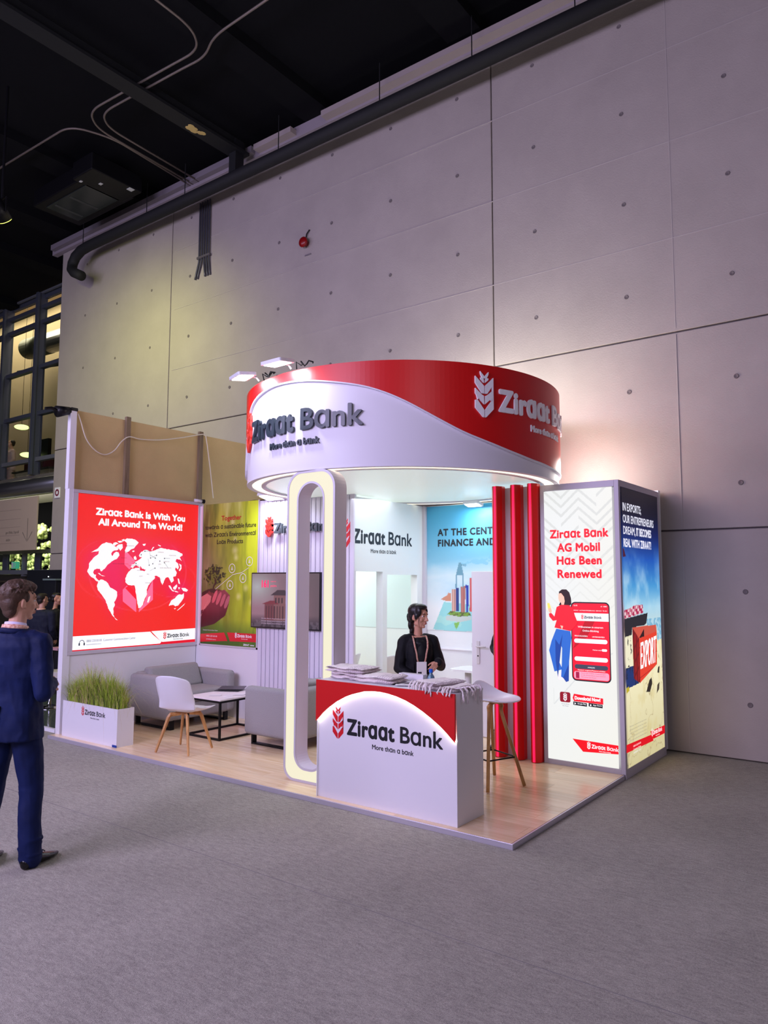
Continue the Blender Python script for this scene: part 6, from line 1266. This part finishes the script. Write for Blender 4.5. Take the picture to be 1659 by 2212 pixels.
MB().loft([[(r*math.cos(a), -.02+r*math.sin(a), z-.015*math.sin(a)+.003*math.cos(a*3)) for a in np.linspace(0, 2*PI, 29)[:-1]] for r, z in ((.098, 1.462), (.092, 1.492), (.083, 1.492), (.088, 1.46))], closed=True).build('jacket_collar', NAVY, man, world=False, smooth=True)
MB().box(-.003, .003, -.148, -.13, .80, 1.02).build('jacket_vent', BLK, man, world=False)
# the woman behind the counter
wp = dict(feet=[(-.10, 0), (.10, .02)],
          arms=[((-.235, .0, 1.13), (-.13, .16, .995), (.35, .85, -.45), (.2, -.2, -1), .35, -1), ((.24, .02, 1.16), (.20, .20, 1.22), (-.55, .35, -.62), (-.1, -1, -.2), .22, -1)])
wp['arms'] = [((-.225, .02, 1.16), (-.155, .20, 1.215), (.62, .32, -.6), (.1, -1, -.2), .25, -1), ((.205, .0, 1.14), (.07, .17, 1.045), (-.5, .7, -.35), (-.1, -.3, -1), .5, 1)]
HBL = mat('hair_black', (20, 15, 17), .38, bump=.25, bscale=60)
wom, MW_ = person('person', 'woman in a black blazer with an orange lanyard standing behind the counter', (-1.385, .93, .044), math.radians(-146+13), 1.555, BLK, wp, SKIND, HBL, vox=.0048, shoulder=.80, female=True, head_yaw=.72, head_pitch=-.05, hem=.76)
hairmass('hair', MW_, [((0, -.038, .056), (.079, .092, .082)), ((0, -.06, .0), (.072, .055, .07)), ((0, .02, .100), (.066, .072, .036)), ((.054, .034, .055), (.022, .040, .050)), ((-.054, .034, .055), (.022, .040, .050)), ((.066, .01, .01), (.014, .03, .04)), ((-.066, .01, .01), (.014, .03, .04)), ((0, -.105, -.03), (.035, .04, .04)), ((-.01, -.10, -.09), (.04, .032, .06)), ((-.02, -.09, -.16), (.036, .026, .06))], HBL, wom, 0, 5, sm=10)
mb = MB(); mb.tube([(.066, .05, .03), (.072, .055, -.04), (.068, .062, -.10)], [.005, .004, .002], 6)
MB().add([MW_ @ Vector(p) for p in mb.v], mb.f).build('hair_strand', HBL, wom, world=False, smooth=True)
mb = MB(); mb.ell((0, -.128, -.005), (.032, .016, .036), 12, 8)
MB().add([MW_ @ Vector(p) for p in mb.v], mb.f).build('hair_clip', mat('clip_green', (44, 60, 48), .4), wom, world=False, smooth=True)
top = MB(); torso(top, dense([(.80, 0, .062, .075, .075), (1.08, 0, .052, .066, .07), (1.28, 0, .064, .078, .072), (1.40, 0, .052, .066, .060), (1.455, 0, .03, .052, .045)])); blob('blouse', top, mat('black_jersey', (24, 24, 30), .45, spec=.4), wom, .008, 2)
for s in (-1, 1):
    MB().loft([[(s*(.062+.008*k), .112+.006*math.sin(k), z) for k in range(0, 4)]+[(s*(.062+.008*k), .104, z) for k in range(3, -1, -1)] for z in (.86, 1.1, 1.28, 1.38)]).build('lapel', BLK, wom, world=False, smooth=True)
pts = [(-.070, -.03, 1.478), (-.072, .05, 1.468), (-.072, .105, 1.42), (-.066, .137, 1.36), (-.052, .142, 1.30), (-.045, .14, 1.25), (-.035, .14, 1.21)]
MB().tube(pts, [(.0085, .0022)]*7, 8, flat=(1, 0, 0)).build('lanyard', LANY, wom, world=False, smooth=True); MB().tube([(-p[0], p[1], p[2]) for p in pts], [(.0085, .0022)]*7, 8, flat=(1, 0, 0)).build('lanyard', LANY, wom, world=False, smooth=True)
bd = MB().box(-.052, .052, .142, .146, 1.06, 1.215).build('name_badge', mat('badge_white', (250, 248, 246), .4), wom, world=False, bevel=.001)
fb = lambda a, b, c: (-a, .1425+c, b)
mb = MB(); mb.box(.0, .04, .1461, .1466, 1.075, 1.115); mb.build('badge_print', DARKPRINT, bd, world=False)
# two visitors far left
vp = dict(feet=[(-.11, 0), (.11, .0)], arms=[((-.25, -.02, 1.13), (-.2, .12, .92), (0, .5, -1), (1, 0, 0), .4, 1), ((.25, -.02, 1.13), (.2, .14, .95), (0, .5, -1), (-1, 0, 0), .4, -1)])
vm, MV = person('person', 'man in a dark suit beyond the navy suited man, seen from behind', (-9.25, 1.72, .044), .45, 1.55, mat('dark_suit', (14, 20, 44), .8), vp, SKIN, HB, vox=.009, head_yaw=-.35, shoulder=1.2)
hairmass('hair', MV, [((0, -.038, .055), (.079, .092, .080)), ((0, -.065, .0), (.072, .048, .066)), ((0, .012, .098), (.068, .075, .036))], mat('hair_dark', (34, 26, 24), .6), vm, 0, 3, .008)
MB().loft([[(r*math.cos(a), -.022+r*.95*math.sin(a), z) for a in np.linspace(0, 2*PI, 21)[:-1]] for r, z in ((.086, 1.485), (.078, 1.515), (.072, 1.515), (.08, 1.485))], closed=True).build('lanyard', LANY, vm, world=False, smooth=True)
vw, MV2 = person('person', 'woman in dark clothes with black hair tied up, far left behind the stand', (-9.68, 2.20, .044), -.35, 1.55, mat('dark_dress', (18, 18, 26), .8), vp, SKIND, HBL, vox=.009, head_yaw=-.5, female=True, shoulder=.88)
hairmass('hair', MV2, [((0, -.04, .056), (.078, .09, .080)), ((0, -.06, .0), (.072, .05, .06)), ((0, .012, .098), (.066, .072, .034)), ((0, -.12, .01), (.04, .045, .05))], HBL, vw, 0, 3, .008)
up, MU = person('person', 'person in a pale top standing upstairs behind the facade glass', (-19.75, 6.3, 4.304), 2.9, 1.7, mat('pale_top', (190, 160, 160), .8), vp, SKIN, HB, vox=.014, head_yaw=-.35)
hairmass('hair', MU, [((0, -.038, .055), (.08, .092, .080)), ((0, -.065, .0), (.074, .05, .07))], MATS['hair_dark'], up, 0, 3, .012)
# figure behind the fins, only a sliver shows: an elbow and a leg in black
bp_ = dict(feet=[(-.10, 0), (.20, .0)], arms=[((-.24, -.02, 1.13), (-.2, .12, .95), (0, .5, -1), (1, 0, 0), .4, 1), ((.27, -.05, 1.16), (.14, .12, 1.10), (-1, .3, -.2), (0, -1, 0), .4, 1)])
bpn, MBp = person('person', 'person in black standing behind the red fins with only an elbow and a leg showing', (-1.30, 2.60, .044), PI, 1.6, BLK, bp_, SKIND, HBL, vox=.011, shoulder=.85)
hairmass('hair', MBp, [((0, -.038, .055), (.08, .092, .080)), ((0, -.065, .0), (.074, .05, .07))], HBL, bpn, 0, 3, .012)
